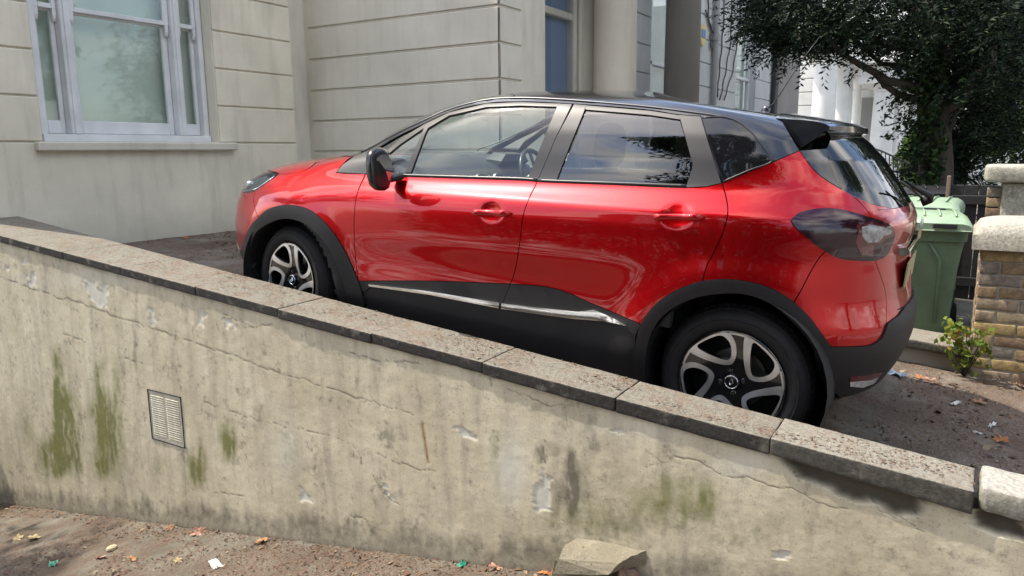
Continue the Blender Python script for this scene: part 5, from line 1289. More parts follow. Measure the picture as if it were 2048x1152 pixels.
# alarm box
al = at_y((1402, 72), YN - .05); AB = empty('alarm_box', (al[0], YN - .022, al[2])); tag(AB, 'yellow and blue alarm box fixed to the shaded house wall', 'alarm box')
M['alarmy'] = simple('alarm_yellow', (.55, .45, .12), .4); M['alarmb'] = simple('alarm_blue', (.05, .12, .40), .4)
MB().prism([(-.14, .18), (.14, .18), (.15, .0), (.08, -.16), (-.08, -.16), (-.15, 0)], 0, .07, Matrix.Rotation(R_(90), 4, 'X')).build('alarm_case', M['alarmy'], AB)
MB().prism([(-.10, .10), (.10, .10), (.10, -.03), (-.10, -.03)], .071, .078, Matrix.Rotation(R_(90), 4, 'X')).build('alarm_badge', M['alarmb'], AB)
# loose cables / bare climbers on the wall
for i, pts in enumerate(([(1452, -60), (1446, 60), (1440, 130), (1434, 195)], [(1484, -60), (1478, 60), (1466, 140), (1448, 200)], [(1415, -40), (1417, 40), (1428, 70), (1431, 120)], [(1464, -60), (1462, 80), (1450, 150), (1440, 200)], [(1412, 20), (1422, 60), (1420, 90), (1430, 110)])):
    q = [at_y(p, YN - .05 - .02 * (i % 2)) for p in pts]; w = []
    for k in range(len(q) - 1):
        for u in np.linspace(0, 1, 6, endpoint=k == len(q) - 2): w.append(q[k] * (1 - u) + q[k + 1] * u + np.array([math.sin(9 * (k + u) + i) * .03, 0, 0]))
    o = w[-1]; st = MB().tube([p - o for p in w], .014, 5).build('bare_vine', simple('bare_stem', (.10, .085, .07), .8) if i == 0 else bpy.data.materials['bare_stem'], None, True); st.location = o
    tag(st, ['long bare climber stem hanging just right of the grey drainpipe', 'bare climber stem farthest to the right of the grey drainpipe', 'short bare stem reaching the drainpipe from its left', 'bare stem between two others just right of the drainpipe', 'shortest bare stem left of the drainpipe under the alarm box'][i], 'plant', 'bare stems by the drainpipe')

# ------------------------------------------------------------ far sunlit villa with porticoes
VO = np.array([28.0, 3.0, -1.3])
VI = empty('far_villa', tuple(VO)); tag(VI, 'bright white sunlit villa with column porticoes and entrance steps seen past the roof spoiler', 'house')
def vbx(b, x0, x1, y0, y1, z0, z1, c=0): return b.box(x0 - VO[0], x1 - VO[0], y0 - VO[1], y1 - VO[1], z0 - VO[2], z1 - VO[2], c)
b = MB(); vbx(b, 29.5, 30.2, -6, 7.0, -1.5, 5.5); b.build('front_wall', M['white_stucco'], VI)
for k in range(14):
    b = MB(); z0 = -1.3 + .47 * k; vbx(b, 29.45, 29.502, -1.0, 7.0, z0 + .02, z0 + .45, .012); b.build('stucco_block', M['white_stucco'], VI)
def vcol(px, x, r, z0, z1):
    c = at_x((px, 200), x); prof = [(r * 1.3, z0), (r * 1.3, z0 + .1), (r * 1.05, z0 + .2), (r, z0 + .3), (r * .88, z1 - .3), (r * .88, z1 - .25), (r, z1 - .22), (r * .92, z1 - .18), (r * 1.2, z1 - .02), (r * 1.2, z1)]
    return MB().lathe([(a, z - VO[2]) for a, z in prof], 32, Matrix.Translation((x - VO[0], c[1] - VO[1], 0))).build('column', M['white_stucco'], VI, True, angle=35)
vcol(1648, 25.0, .36, -.6, 2.75); vcol(1685, 26.5, .30, -.6, 2.75)
vcol(1714, 28.6, .14, .0, 2.2); vcol(1768, 26.5, .33, -.4, 1.92); vcol(1796, 27.4, .22, -.4, 1.92)
b = MB(); vbx(b, 24.5, 29.4, at_x((1700, 100), 26)[1], at_x((1612, 100), 26)[1], 2.75, 3.3, .02); vbx(b, 24.3, 29.4, at_x((1702, 100), 26)[1], at_x((1605, 100), 26)[1], 3.3, 3.5, .02); b.build('portico_beam', M['white_stucco'], VI)
ya, yb2 = at_x((1835, 100), 26)[1], at_x((1722, 100), 26)[1]
b = MB(); vbx(b, 26.0, 29.4, ya, yb2, 1.92, 2.12, .02); vbx(b, 26.06, 29.4, ya + .05, yb2 - .05, 2.12, 2.5, .01); vbx(b, 25.8, 29.4, ya - .1, yb2 + .1, 2.5, 2.62, .02)
for k in range(18): vbx(b, 25.92, 26.0, ya + .1 + k * (yb2 - ya - .2) / 18, ya + .1 + (k + .55) * (yb2 - ya - .2) / 18, 2.42, 2.499)
b.build('portico_beam', M['white_stucco'], VI)
b = MB(); vbx(b, 29.2, 29.44, at_x((1745, 200), 29)[1], at_x((1722, 200), 29)[1], -.4, 1.7, .01); b.build('front_door', simple('shaded_door', (.22, .22, .21), .6), VI)
b = MB()
for k in range(6): vbx(b, 24.2 + .3 * k, 29.4, at_x((1835, 300), 26)[1] - .1, at_x((1690, 300), 26)[1], -1.5, -1.25 + .14 * k, .01)
b.build('entrance_steps', M['white_stucco'], VI)
# iron railing down the steps
RL = empty('stair_railing', tuple(at_x((1700, 320), 24))); tag(RL, 'black iron stair railing in front of the sunlit villa', 'railing'); RO = np.array(RL.location)
M['iron'] = simple('black_iron', (.02, .02, .022), .5)
top = [(1690, 278), (1728, 290), (1765, 303), (1793, 316), (1825, 330), (1846, 345)]; bot = [(1690, 340), (1728, 352), (1765, 362), (1793, 372), (1825, 376), (1846, 380)]
T_ = [at_x(p, 23.5) - RO for p in top]; B_ = [at_x(p, 23.5) - RO for p in bot]
MB().tube(T_, .028, 6).build('handrail', M['iron'], RL); MB().tube([p + np.array([0, 0, .08]) for p in B_], .018, 6).build('bottom_rail', M['iron'], RL)
for k in range(19):
    u = k / 18 * (len(top) - 1); i = min(int(u), len(top) - 2); w = u - i
    MB().tube([B_[i] * (1 - w) + B_[i + 1] * w, T_[i] * (1 - w) + T_[i + 1] * w], .016 if k % 6 else .03, 5).build('baluster', M['iron'], RL)

# ------------------------------------------------------------ far boundary: low wall, brick gate pillars, ivy
def rb(name, x0, x1, y0, y1, z0, z1, mat, par, org, n=(6, 10, 4), amp=.004, seed=0, rnd=.01, slope=0.):
    co = [((x0, x1)[a], (y0, y1)[b_], (z0, z1)[c] + slope * ((y0, y1)[b_] - y0)) for a in (0, 1) for b_ in (0, 1) for c in (0, 1)]
    return rough_block(name, co, mat, par, org, n, amp, seed, rnd)
M['kerbwall'] = stucco_mat('kerb_wall_render', (.36, .34, .29), amt=1.3)
LW = empty('low_boundary_wall', (5.3, 1, -1.4)); LO = np.array([5.3, 1, -1.4]); tag(LW, 'low rendered boundary wall with stone coping behind the car, in front of the green bins', 'wall')
lz = at_x((1850, 690), 5.27)[2]
rb('wall_body', 5.30, 5.55, -.05, 6.0, -1.62, lz - .06, M['kerbwall'], LW, LO, (3, 60, 8), .006, 3, .01, TAN)
for k in range(9):
    a = -.06 + .68 * k; rb('coping_stone', 5.255, 5.60, a + .004, a + .676, lz - .058 + TAN * (.68 * k), lz + .004 + TAN * (.68 * k), M['coping2'], LW, LO, (6, 14, 3), .005, 30 + k, .012, TAN)
# brick pillar
M['mortar'] = simple('lime_mortar', (.34, .31, .25), .95, bump=.4, bscale=80, var=.3, vscale=20)
brick_m = []
for k, c in enumerate([(.36, .27, .15), (.30, .21, .12), (.38, .30, .19), (.26, .17, .11), (.33, .25, .17), (.40, .29, .13), (.24, .20, .16)]):
    m_, t, b = new_mat('stock_brick_%s' % ['yellow', 'brown', 'buff', 'plum', 'drab', 'ochre', 'sooty'][k]); p = nn(t, 'ShaderNodeNewGeometry').outputs['Position']
    cc = mixn(t, ramp(t, noise(t, p, 22, 8, .7), .4, .62), tuple(x * .55 for x in c), c); cc = mixn(t, ramp(t, noise(t, p, 60, 6, .7), .62, .7), cc, (.06, .05, .045))
    t.links.new(cc, b.inputs['Base Color']); b.inputs['Roughness'].default_value = .9; bump(t, b, noise(t, p, 60, 8, .7), .6, .008); brick_m.append(m_)
bmeshes = []
for k in range(5):
    o = rough_block('brick', [((0, .1025)[a] - .051, (-.1075, .1075)[b_], (-.0325, .0325)[c]) for a in (0, 1) for b_ in (0, 1) for c in (0, 1)], None, None, np.zeros(3), (2, 4, 2), .0045, 50 + k, .008)
    bmeshes.append(o.data); bpy.data.objects.remove(o)
bvar = []
for me in bmeshes:
    for mt in brick_m:
        q = me.copy(); q.name = 'brick'; q.materials.append(mt); bvar.append(q)
def brick_pillar(root, org, x0, x1, y0, y1, z0, courses, ch=.0735):
    W_, D_ = y1 - y0, x1 - x0
    b = MB().box(x0 + .006 - org[0], x1 - .006 - org[0], y0 + .006 - org[1], y1 - .006 - org[1], z0 - org[2], z0 + courses * ch - org[2]); b.build('mortar_core', M['mortar'], root)
    for c in range(courses):
        z = z0 + (c + .5) * ch - org[2]
        # front (faces -x) and street side (faces -y) and house side (+y)
        off = 0 if c % 2 else .5
        L = .225 if True else 0
        edges = [y0]; y = y0 + (L * .5 if c % 2 else L)
        while y < y1 - .04: edges.append(y); y += L
        edges.append(y1)
        for a, e in zip(edges[:-1], edges[1:]):
            w = e - a - .010; o = share('brick', bvar[rng.integers(len(bvar))], root, (x0 + .050 - org[0] + rng.normal(0, .0015), (a + e) / 2 - org[1], z), (rng.normal(0, .012), 0, rng.normal(0, .008)), (1, w / .215, 1))
        edges = [x0 + .115]; x = x0 + .115 + (L if c % 2 else L * .5)
        while x < x1 - .04: edges.append(x); x += L
        edges.append(x1)
        for sd, yy_ in ((-1, y0), (1, y1)):
            for a, e in zip(edges[:-1], edges[1:]):
                w = e - a - .010; share('brick', bvar[rng.integers(len(bvar))], root, ((a + e) / 2 - org[0], yy_ - sd * .0505 - org[1] + rng.normal(0, .0012), z), (0, 0, R_(90)), (1, w / .215, 1))
M['cap'] = coping_mat('rendered_cap', (.46, .44, .38), (.36, .34, .28), .10)
po = np.array([5.5, -.35, -1.45]); PIL = empty('brick_gate_pillar', tuple(po)); tag(PIL, 'yellow stock brick pillar with rounded pale capstone at the right edge, beside the ivy', 'pillar')
py1 = at_x((1951, 600), 5.32)[1]; zcap = at_x((1950, 498), 5.32)[2]
ncr = 14; brick_pillar(PIL, po, 5.32, 5.88, py1 - .56, py1, zcap - ncr * .0735, ncr)
# capstone: rounded loaf
def loaf(name, x0, x1, y0, y1, z0, z1, mat, par, org, crown=.05):
    n = 20; xs, ys_ = np.meshgrid(np.linspace(0, 1, n), np.linspace(0, 1, n), indexing='ij')
    e = lambda u: np.clip(1 - np.abs(2 * u - 1) ** 4, 0, 1) ** .35
    zt = z0 + (z1 - z0) * (.50 + .5 * e(ys_) * e(xs)) + .008 * (fbm(np.stack([xs * 5, ys_ * 5], -1), 4, 5) - .5)
    V = np.stack([x0 + (x1 - x0) * xs, y0 + (y1 - y0) * ys_, zt], -1).reshape(-1, 3) - org; F = [(i * n + j, (i + 1) * n + j, (i + 1) * n + j + 1, i * n + j + 1) for i in range(n - 1) for j in range(n - 1)]
    ring_ = [i * n for i in range(n)] + [(n - 1) * n + j for j in range(1, n)] + [i * n + n - 1 for i in range(n - 2, -1, -1)] + [j for j in range(n - 2, 0, -1)]
    V = list(map(tuple, V)); k0 = len(V); V += [(V[i][0], V[i][1], z0 - org[2]) for i in ring_]; m_ = len(ring_)
    F += [(ring_[i], k0 + i, k0 + (i + 1) % m_, ring_[(i + 1) % m_]) for i in range(m_)] + [tuple(range(k0, k0 + m_))]
    o = MB().add(V, F).build(name, mat, par, True, angle=50); return o
zt = at_x((1990, 441), 5.28)[2]
loaf('capstone', 5.27, 5.93, py1 - .61, py1 + .045, zcap + .002, zt, M['cap'], PIL, po)
# second pillar behind
p2 = np.array([6.8, -.5, -1.4]); PI2 = empty('rendered_gate_pillar', tuple(p2)); tag(PI2, 'pale rendered pillar with flat cap standing behind the brick pillar at the right edge', 'pillar')
y2 = at_x((1988, 400), 6.5)[1]
rb('pillar_body', 6.52, 6.98, y2 - .6, y2 - .045, -1.45, at_x((1988, 366), 6.5)[2], M['cap'], PI2, p2, (6, 8, 14), .006, 90, .015)
brick_pillar(PI2, p2, 6.56, 7.0, y2 - .043, y2 + .03, -.95, 9) if False else None
for c in range(11): share('brick', bvar[rng.integers(len(bvar))], PI2, (6.60 - p2[0], y2 - .043 + .055 - p2[1] - .02, -1.06 + c * .0735 - p2[2]), (0, 0, rng.normal(0, .02)), (1, .5, 1))
rb('pillar_cap', 6.44, 7.05, y2 - .68, at_x((1970, 350), 6.44)[1], at_x((1988, 365), 6.44)[2], at_x((2010, 331), 6.44)[2], M['cap'], PI2, p2, (8, 8, 4), .008, 92, .03)
# ------------------------------------------------------------ bins
M['bin'] = simple('green_bin_plastic', (.115, .185, .115), .5, bump=.05, bscale=200, var=.25, vscale=6)
M['binlid'] = simple('sunlit_tone_bin_lid', (.30, .41, .28), .45, var=.2, vscale=8)  # lightened: the bright light on the lids is put into their colour
M['slot'] = simple('bin_black_slot', (.01, .012, .01), .7)
M['blackbin'] = simple('black_bin_plastic', (.012, .012, .014), .5)
def wheelie(name, loc, rz, body, lid, label, group, h=.90, open_=0.):
    """front faces local -x"""
    e = empty(name, loc); e.rotation_euler = (0, 0, rz); tag(e, label, 'wheelie bin', group)
    b = MB(); secs = [(0, .20, .20), (.03, .215, .215), (.5, .255, .245), (h - .10, .29, .27), (h - .095, .31, .285), (h - .02, .32, .29), (h, .325, .295)]
    rr = []; v = []; f = []; N = 28
    for z, hx, hy in secs:
        for k in range(N):
            a = 2 * math.pi * k / N; c, s_ = math.cos(a), math.sin(a); v.append((hx * abs(c) ** .22 * np.sign(c) + .04 * z / h, hy * abs(s_) ** .22 * np.sign(s_), z + .03))
    for i in range(len(secs) - 1):
        for k in range(N): f.append((i * N + k, i * N + (k + 1) % N, (i + 1) * N + (k + 1) % N, (i + 1) * N + k))
    f += [tuple(range(N))[::-1], tuple(range((len(secs) - 1) * N, len(secs) * N))]
    b.add(v, f); bo = b.build('bin_body', body, e, True, angle=40)
    rib = MB()
    for yy_ in (-.12, .12): rib.tube([(-.226, yy_, .12), (-.262, yy_, .60), (-.262, yy_ * .4, .72)], .010, 6)
    rib.build('body_rib', body, bo, True)
    # lid: shallow wedge, rounded, with two hand slots at the front and ridges
    b = MB(); v = []; f = []
    for x, z, hy, zt_ in ((-.345, h + .03, .285, .035), (-.35, h + .03, .30, .06), (-.31, h + .03, .305, .10), (-.26, h + .03, .305, .128), (0, h + .03, .305, .150), (.30, h + .03, .30, .135), (.40, h + .03, .28, .09)):
        w = []
        for k, (yy_, zz_) in enumerate([(-1, -.35), (-1, .3), (-.93, .72), (-.80, 1), (-.4, 1.04), (0, 1.06), (.4, 1.04), (.80, 1), (.93, .72), (1, .3), (1, -.35)]): w.append((x + .02, yy_ * hy, z + zz_ * zt_ * .62))
        v += w
    n_ = 11
    for i in range(6):
        for k in range(n_ - 1): f.append((i * n_ + k, (i + 1) * n_ + k, (i + 1) * n_ + k + 1, i * n_ + k + 1))
        f.append((i * n_ + n_ - 1, (i + 1) * n_ + n_ - 1, (i + 1) * n_, i * n_))
    f += [tuple(range(n_)), tuple(range(6 * n_, 7 * n_))[::-1]]
    lo = b.add(v, f).build('bin_lid', lid, e, True, angle=35)
    for yy_ in (-.13, .13): MB().box(-.345, -.322, yy_ - .075, yy_ + .075, h + .035, h + .068, .004).build('hand_slot', M['slot'], lo)
    r_ = MB()
    for yy_ in (-.2, -.1, 0, .1, .2): r_.tube([(-.25, yy_, h + .118), (0, yy_, h + .135), (.28, yy_, h + .124)], .008, 5)
    r_.build('lid_ridge', lid, lo, True)
    MB().tube([(.40, -.24, h + .02), (.45, -.24, h + .05), (.45, .24, h + .05), (.40, .24, h + .02)], .014, 6).build('bin_handle', body, e, True)
    for yy_ in (-.26, .26):
        MB().lathe([(.001, -.025), (.09, -.025), (.10, -.015), (.10, .015), (.09, .025), (.001, .025)], 20, Matrix.Translation((.27, yy_, .10)) @ Matrix.Rotation(R_(90), 4, 'X')).build('bin_wheel', M['rubber'], e, True, angle=40)
    return e
wheelie('wheelie_bin', (6.50, .300, -1.40), R_(4), M['bin'], M['binlid'], 'nearer green wheelie bin with lid coloured as brightly lit and two black hand slots', 'green wheelie bins behind the low wall', .80)
wheelie('wheelie_bin', (7.25, .36, -1.40), R_(-3), M['bin'], M['binlid'], 'second green wheelie bin, standing just behind the nearer one', 'green wheelie bins behind the low wall', .86)
wheelie('wheelie_bin', (8.35, .30, -1.42), R_(6), M['blackbin'], M['blackbin'], 'black wheelie bin under the tree, behind the green ones', 'dark bins under the tree', .93)
GT = empty('dark_gate', (7.9, -.15, -1.35)); tag(GT, 'dark boarded timber gate between the bins and the pillars', 'gate')
M['gatewood'] = simple('dark_gate_timber', (.018, .016, .016), .7, bump=.3, bscale=40, var=.4, vscale=6); M['paleedge'] = simple('pale_timber_edge', (.20, .15, .11), .8)
for k in range(7):
    a = .17 - .11 * k; MB().box(-.015, .015, a - .104 + .15, a + .15, 0, 1.02 + .0 * k, .004).build('board', M['gatewood'], GT)
MB().box(-.05, -.016, -.55, .30, .85, .93, .004).build('gate_rail', M['gatewood'], GT); MB().box(-.05, -.016, -.55, .30, .12, .20, .004).build('gate_rail', M['gatewood'], GT)
MB().box(-.05, .03, .325, .355, -.05, 1.10, .004).build('gate_post', M['paleedge'], GT)

# ------------------------------------------------------------ plants
def leaf_mat(name, c1, c2, c3=None, rough=.5, trans=.25):
    m, t, b = new_mat(name); g = nn(t, 'ShaderNodeNewGeometry'); r = nn(t, 'ShaderNodeValToRGB')
    e = r.color_ramp.elements; e[0].color = (*c1, 1); e[1].color = (*c2, 1); e[1].position = .8
    if c3: q = e.new(.97); q.color = (*c3, 1)
    t.links.new(g.outputs['Random Per Island'], r.inputs[0]); t.links.new(r.outputs[0], b.inputs['Base Color']); b.inputs['Roughness'].default_value = rough
    b.inputs['Specular IOR Level'].default_value = .18
    tr = nn(t, 'ShaderNodeBsdfTranslucent'); t.links.new(r.outputs[0], tr.inputs[0]); ms = nn(t, 'ShaderNodeMixShader'); ms.inputs[0].default_value = trans
    out = t.nodes['Material Output']; t.links.new(b.outputs[0], ms.inputs[1]); t.links.new(tr.outputs[0], ms.inputs[2]); t.links.new(ms.outputs[0], out.inputs[0]); return m
M['yew'] = leaf_mat('yew_needles', (.007, .014, .009), (.015, .028, .015), (.035, .06, .022), .6, .08)
M['leafd'] = leaf_mat('dark_evergreen_leaf', (.012, .026, .010), (.030, .060, .020), (.07, .11, .03), .4, .2)
M['leafm'] = leaf_mat('mid_green_leaf', (.03, .07, .015), (.07, .13, .03), (.14, .19, .04), .45, .35)
M['ivy'] = leaf_mat('young_ivy_leaf', (.09, .15, .02), (.24, .29, .05), (.42, .24, .07), .45, .4)
M['bark'] = simple('bark', (.055, .045, .036), .9, bump=.8, bscale=14, var=.4, vscale=5)
def leaves(name, cen, size, mat, parent=None, loc=(0, 0, 0), seed=0, elong=1.8, droop=0., dirs=None):
    """pointed leaf blades, folded along the midrib (4 triangles)"""
    r = np.random.default_rng(seed); n = len(cen); d = r.normal(size=(n, 3)); d[:, 2] -= droop
    if dirs is not None: d = dirs + r.normal(size=(n, 3)) * .35
    d /= np.linalg.norm(d, axis=1, keepdims=True); q = r.normal(size=(n, 3)); s_ = np.cross(d, q); s_ /= np.linalg.norm(s_, axis=1, keepdims=True); u = np.cross(s_, d)
    L = (size * r.uniform(.6, 1.3, n))[:, None]; Wd = L / elong * .5
    base = cen - d * L * .5; tip = cen + d * L * .5; mid = cen + u * L * .04
    a = mid + s_ * Wd + u * L * .10; b_ = mid - s_ * Wd + u * L * .10
    V = np.stack([base, a, tip, b_], 1).reshape(-1, 3) - np.array(loc); i = np.arange(n)[:, None] * 4
    F = np.concatenate([i + np.array([[0, 1, 2]]), i + np.array([[0, 2, 3]])], 0)
    return mesh_obj(name, V, F, mat, parent)
def limb_path(p0, p1, n=8, sag=.0, wob_=.1, r=None):
    p0, p1 = np.array(p0, float), np.array(p1, float); L = np.linalg.norm(p1 - p0); u = np.linspace(0, 1, n)[:, None]
    P_ = p0 + (p1 - p0) * u; P_[:, 2] += -sag * L * np.sin(u[:, 0] * math.pi) * 1.0
    w = rng.normal(0, wob_ * L * .1, (n, 3)); w[0] = 0; return P_ + w
def clump_points(c, rad, n, r, squash=.7):
    q = r.normal(size=(n, 3)); q /= np.linalg.norm(q, axis=1, keepdims=True); q *= (r.uniform(size=(n, 1)) ** .45) * rad; q[:, 2] *= squash; return c + q
def tree(name, base, height, crown_c, crown_r, nclump, nleaf, leaf, mat, label, cat='tree', trunk_r=.18, seed=1, lean=(0, 0), clump_r=.55, group=None, fill=.0, elong=1.8, droop=.0, inner=.35):
    base = np.array(base, float); r = np.random.default_rng(seed); e = empty(name, tuple(base)); tag(e, label, cat, group)
    cc = np.array(crown_c, float); cr = np.array(crown_r, float)
    top = np.array([cc[0] + lean[0], cc[1] + lean[1], cc[2] + cr[2] * .5])
    tp = [base + (top - base) * u + np.array([r.normal(0, .06), r.normal(0, .06), 0]) * (u > 0) for u in np.linspace(0, 1, 9)]
    b = MB().tube([p - base for p in tp], [trunk_r * (1.25 if i == 0 else 1 - .09 * i) for i in range(9)], 10)
    b.build('trunk', M['bark'], e, True)
    cl = []
    for k in range(nclump):
        q = r.normal(size=3); q /= np.linalg.norm(q); q *= inner + (1 - inner) * r.uniform() ** .5; cl.append(cc + q * cr)
    lb = MB()
    for k, c in enumerate(cl[:min(len(cl), 60)]):
        st = tp[min(8, 3 + int(r.integers(0, 5)))]
        if c[2] < st[2] - 1: st = tp[3]
        pth = [st + (c - st) * u + np.array([0, 0, .18 * math.sin(u * math.pi) * np.linalg.norm(c - st) * .5]) + r.normal(0, .04, 3) * (u > 0) for u in np.linspace(0, 1, 6)]
        lb.tube([p - base for p in pth], [trunk_r * .30, trunk_r * .24, trunk_r * .17, trunk_r * .12, trunk_r * .08, trunk_r * .04], 5)
    lb.build('limbs', M['bark'], e, True)
    P_ = np.concatenate([clump_points(c, clump_r * r.uniform(.6, 1.35), max(4, int(nleaf / nclump * r.uniform(.6, 1.4))), r) for c in cl])
    leaves('crown', P_, leaf, mat, e, base, seed + 5, elong, droop)
    return e
# the dark yew that overhangs the right of the view
YO = np.array([9.6, .35, -1.4]); YEW = empty('yew_tree', tuple(YO)); tag(YEW, 'big dark evergreen tree with drooping sprays overhanging the bins at top right', 'tree')
r = np.random.default_rng(11)
def pt(px, py, x): return at_x((px, py), x)
trk = [YO, pt(1872, 330, 9.6), pt(1868, 250, 9.6), pt(1862, 150, 9.7), pt(1868, 60, 9.8), pt(1880, -60, 9.9), pt(1890, -250, 10)]
b = MB().tube([p - YO for p in trk], [.22, .17, .16, .15, .13, .12, .09], 12); b.build('trunk', M['bark'], YEW, True)
b = MB(); limbs = []
for a, c, r0 in (((1868, 190, 9.6), (1640, 60, 8.6), .06), ((1866, 200, 9.6), (1700, 118, 9.0), .05), ((1866, 110, 9.7), (1560, -30, 8.8), .06), ((1870, 60, 9.8), (1700, -120, 9.5), .07), ((1872, 240, 9.6), (1990, 90, 9.3), .07), ((1870, 160, 9.7), (1950, -60, 9.8), .06), ((1868, 300, 9.6), (1930, 180, 9.5), .05), ((1868, 90, 9.7), (1780, 40, 9.0), .05), ((1866, 160, 9.6), (1590, 10, 9.4), .04)):
    A_, C_ = pt(*a), pt(*c); pth = [A_ + (C_ - A_) * u + np.array([0, 0, -.10 * math.sin(u * math.pi)]) + r.normal(0, .03, 3) * (0 < u < 1) for u in np.linspace(0, 1, 9)]
    b.tube([p - YO for p in pth], [r0 * (1 - .09 * i) for i in range(9)], 6); limbs.append(pth)
b.build('limbs', M['bark'], YEW, True)
# sprays: twigs with two ranks of needles, hung from points scattered through the crown
def spray_cloud(regs, per, seed, L=.30):
    r = np.random.default_rng(seed); C = []; Dd = []
    for (px, py, sx, sy, x0, x1, n) in regs:
        for _ in range(n):
            gx = r.uniform(-1, 1); gy = r.uniform(-1, 1); p = pt(px + gx * sx, py + gy * sy, r.uniform(x0, x1)); dirn = np.array([r.normal(-.2, .5), r.normal(.35, .55), r.normal(-.35, .35)]); dirn /= np.linalg.norm(dirn)
            Ls = L * r.uniform(.6, 1.5); side_ = np.cross(dirn, [0, 0, 1]); side_ /= np.linalg.norm(side_) + 1e-9
            u = np.linspace(0, 1, per)[:, None]; sg = np.where(np.arange(per) % 2 == 0, 1, -1)[:, None]
            ctr = p + dirn * u * Ls + np.array([0, 0, -.12]) * u ** 2 * Ls; tw = side_ * sg * (.030 * (1.1 - .6 * u)) * 1.3
            C.append(ctr + tw); Dd.append(side_ * sg * .9 + dirn * .7 + r.normal(0, .15, (per, 3)))
    return np.concatenate(C), np.concatenate(Dd)
regs = [(1760, 0, 270, 75, 8.4, 11.0, 750), (1640, 30, 120, 50, 8.4, 9.6, 200), (1700, 72, 150, 30, 8.6, 9.8, 170), (1560, 25, 70, 35, 8.4, 9.2, 60), (1925, 80, 130, 110, 8.8, 11.5, 540), (1850, -120, 380, 130, 8.6, 12, 700), (1860, 200, 25, 90, 9.6, 10.8, 60), (1990, 120, 70, 150, 9.2, 11.5, 330), (1975, 260, 75, 80, 9.8, 11.5, 210), (1915, 260, 40, 120, 9.9, 10.8, 170), (1620, 78, 45, 22, 8.6, 9.2, 22), (1525, 45, 35, 25, 8.4, 8.9, 14), (1850, 330, 40, 50, 9.9, 10.6, 60)]
C_, D_ = spray_cloud(regs, 16, 5); leaves('crown', C_, .070, M['yew'], YEW, YO, 6, 3.2, 0, D_)
# climbing ivy on the trunk, trailing strands left of it
io = pt(1860, 300, 9.4); IV = empty('climbing_ivy', tuple(io)); tag(IV, 'ivy climbing the dark trunk with loose strands hanging in front of the white villa', 'plant')
r = np.random.default_rng(21); P_ = []
for _ in range(1500):
    py = r.uniform(100, 400); w = 34 + 12 * math.sin(py * .05) + r.normal(0, 6); P_.append(pt(1868 + r.uniform(-1, .6) * w, py, r.uniform(9.25, 9.6)))
st = MB()
for k, (x0, y0_, x1_, y1_) in enumerate(((1850, 150, 1775, 215), (1846, 190, 1760, 235), (1848, 215, 1770, 268), (1845, 120, 1790, 140), (1850, 250, 1795, 235), (1852, 300, 1815, 320), (1830, 118, 1800, 190))):
    q = [pt(x0 + (x1_ - x0) * u, y0_ + (y1_ - y0_) * u + 10 * math.sin(u * 7 + k), 9.3) for u in np.linspace(0, 1, 12)]; st.tube([p - io for p in q], .004, 4)
    for p in q:
        for _ in range(3): P_.append(p + r.normal(0, .022, 3))
leaves('foliage', np.array(P_), .055, M['leafd'], IV, io, 22, 1.15); st.build('stems', M['bark'], IV)
# spiky palm-like plant behind
co = pt(1925, 330, 10.6); CB = empty('cordyline', (co[0], co[1], -1.4)); tag(CB, 'spiky palm-like plant with long narrow leaves in the gloom beside the dark trunk', 'plant'); CO = np.array([co[0], co[1], -1.4])
r = np.random.default_rng(31); b = MB(); MB().tube([(0, 0, 0), (0, 0, co[2] + 1.3)], [.08, .06], 8).build('stem', M['bark'], CB, True)
for hz, hy in ((.0, 0), (1.05, .15)):
    for k in range(70):
        a = r.uniform(0, 2 * math.pi); el = r.uniform(-.4, 1.3); L = r.uniform(.45, .75); d = np.array([math.cos(a) * math.cos(el), math.sin(a) * math.cos(el), math.sin(el)]); s_ = np.cross(d, [0, 0, 1.]); s_ /= np.linalg.norm(s_) + 1e-6
        o_ = np.array([0, hy, co[2] + 1.3 + hz]); p = [o_ + d * L * u + np.array([0, 0, -.25 * L * u * u]) for u in (0, .35, .7, 1)]; w = (.012, .018, .014, .001)
        b.add([tuple(q + s_ * ww) for q, ww in zip(p, w)] + [tuple(q - s_ * ww) for q, ww in zip(p, w)], [(i, i + 1, 5 + i, 4 + i) for i in range(3)])
b.build('leaf_blades', M['leafd'], CB)
tree('evergreen_tree', (12.6, -1.3, -1.4), 6, (12.8, -1.45, 1.6), (1.7, 1.55, 2.9), 70, 26000, .085, M['leafd'], 'dense dark evergreen filling the gap right of the ivy-clad trunk', trunk_r=.2, seed=41)
tree('evergreen_tree', (17.5, .6, -1.4), 6, (17.5, -.9, 2.6), (2.0, 1.9, 3.6), 60, 15000, .14, M['leafm'], 'sunlit green tree glimpsed between the trunks at the right edge', trunk_r=.22, seed=43)
tree('laurel_shrub', (13.2, .62, -1.4), 2, (13.2, .62, -.80), (.35, .30, .42), 24, 4500, .08, M['leafm'], 'leafy green shrub below the villa railing, left of the ivy-clad trunk', 'shrub', trunk_r=.05, seed=45, clump_r=.3)
tree('laurel_shrub', (24.6, 1.75, -1.4), 2, (24.8, 1.25, -.5), (.8, .6, .8), 30, 7000, .14, M['leafm'], 'rounded green shrub beside the villa entrance steps', 'shrub', trunk_r=.06, seed=46, clump_r=.4)
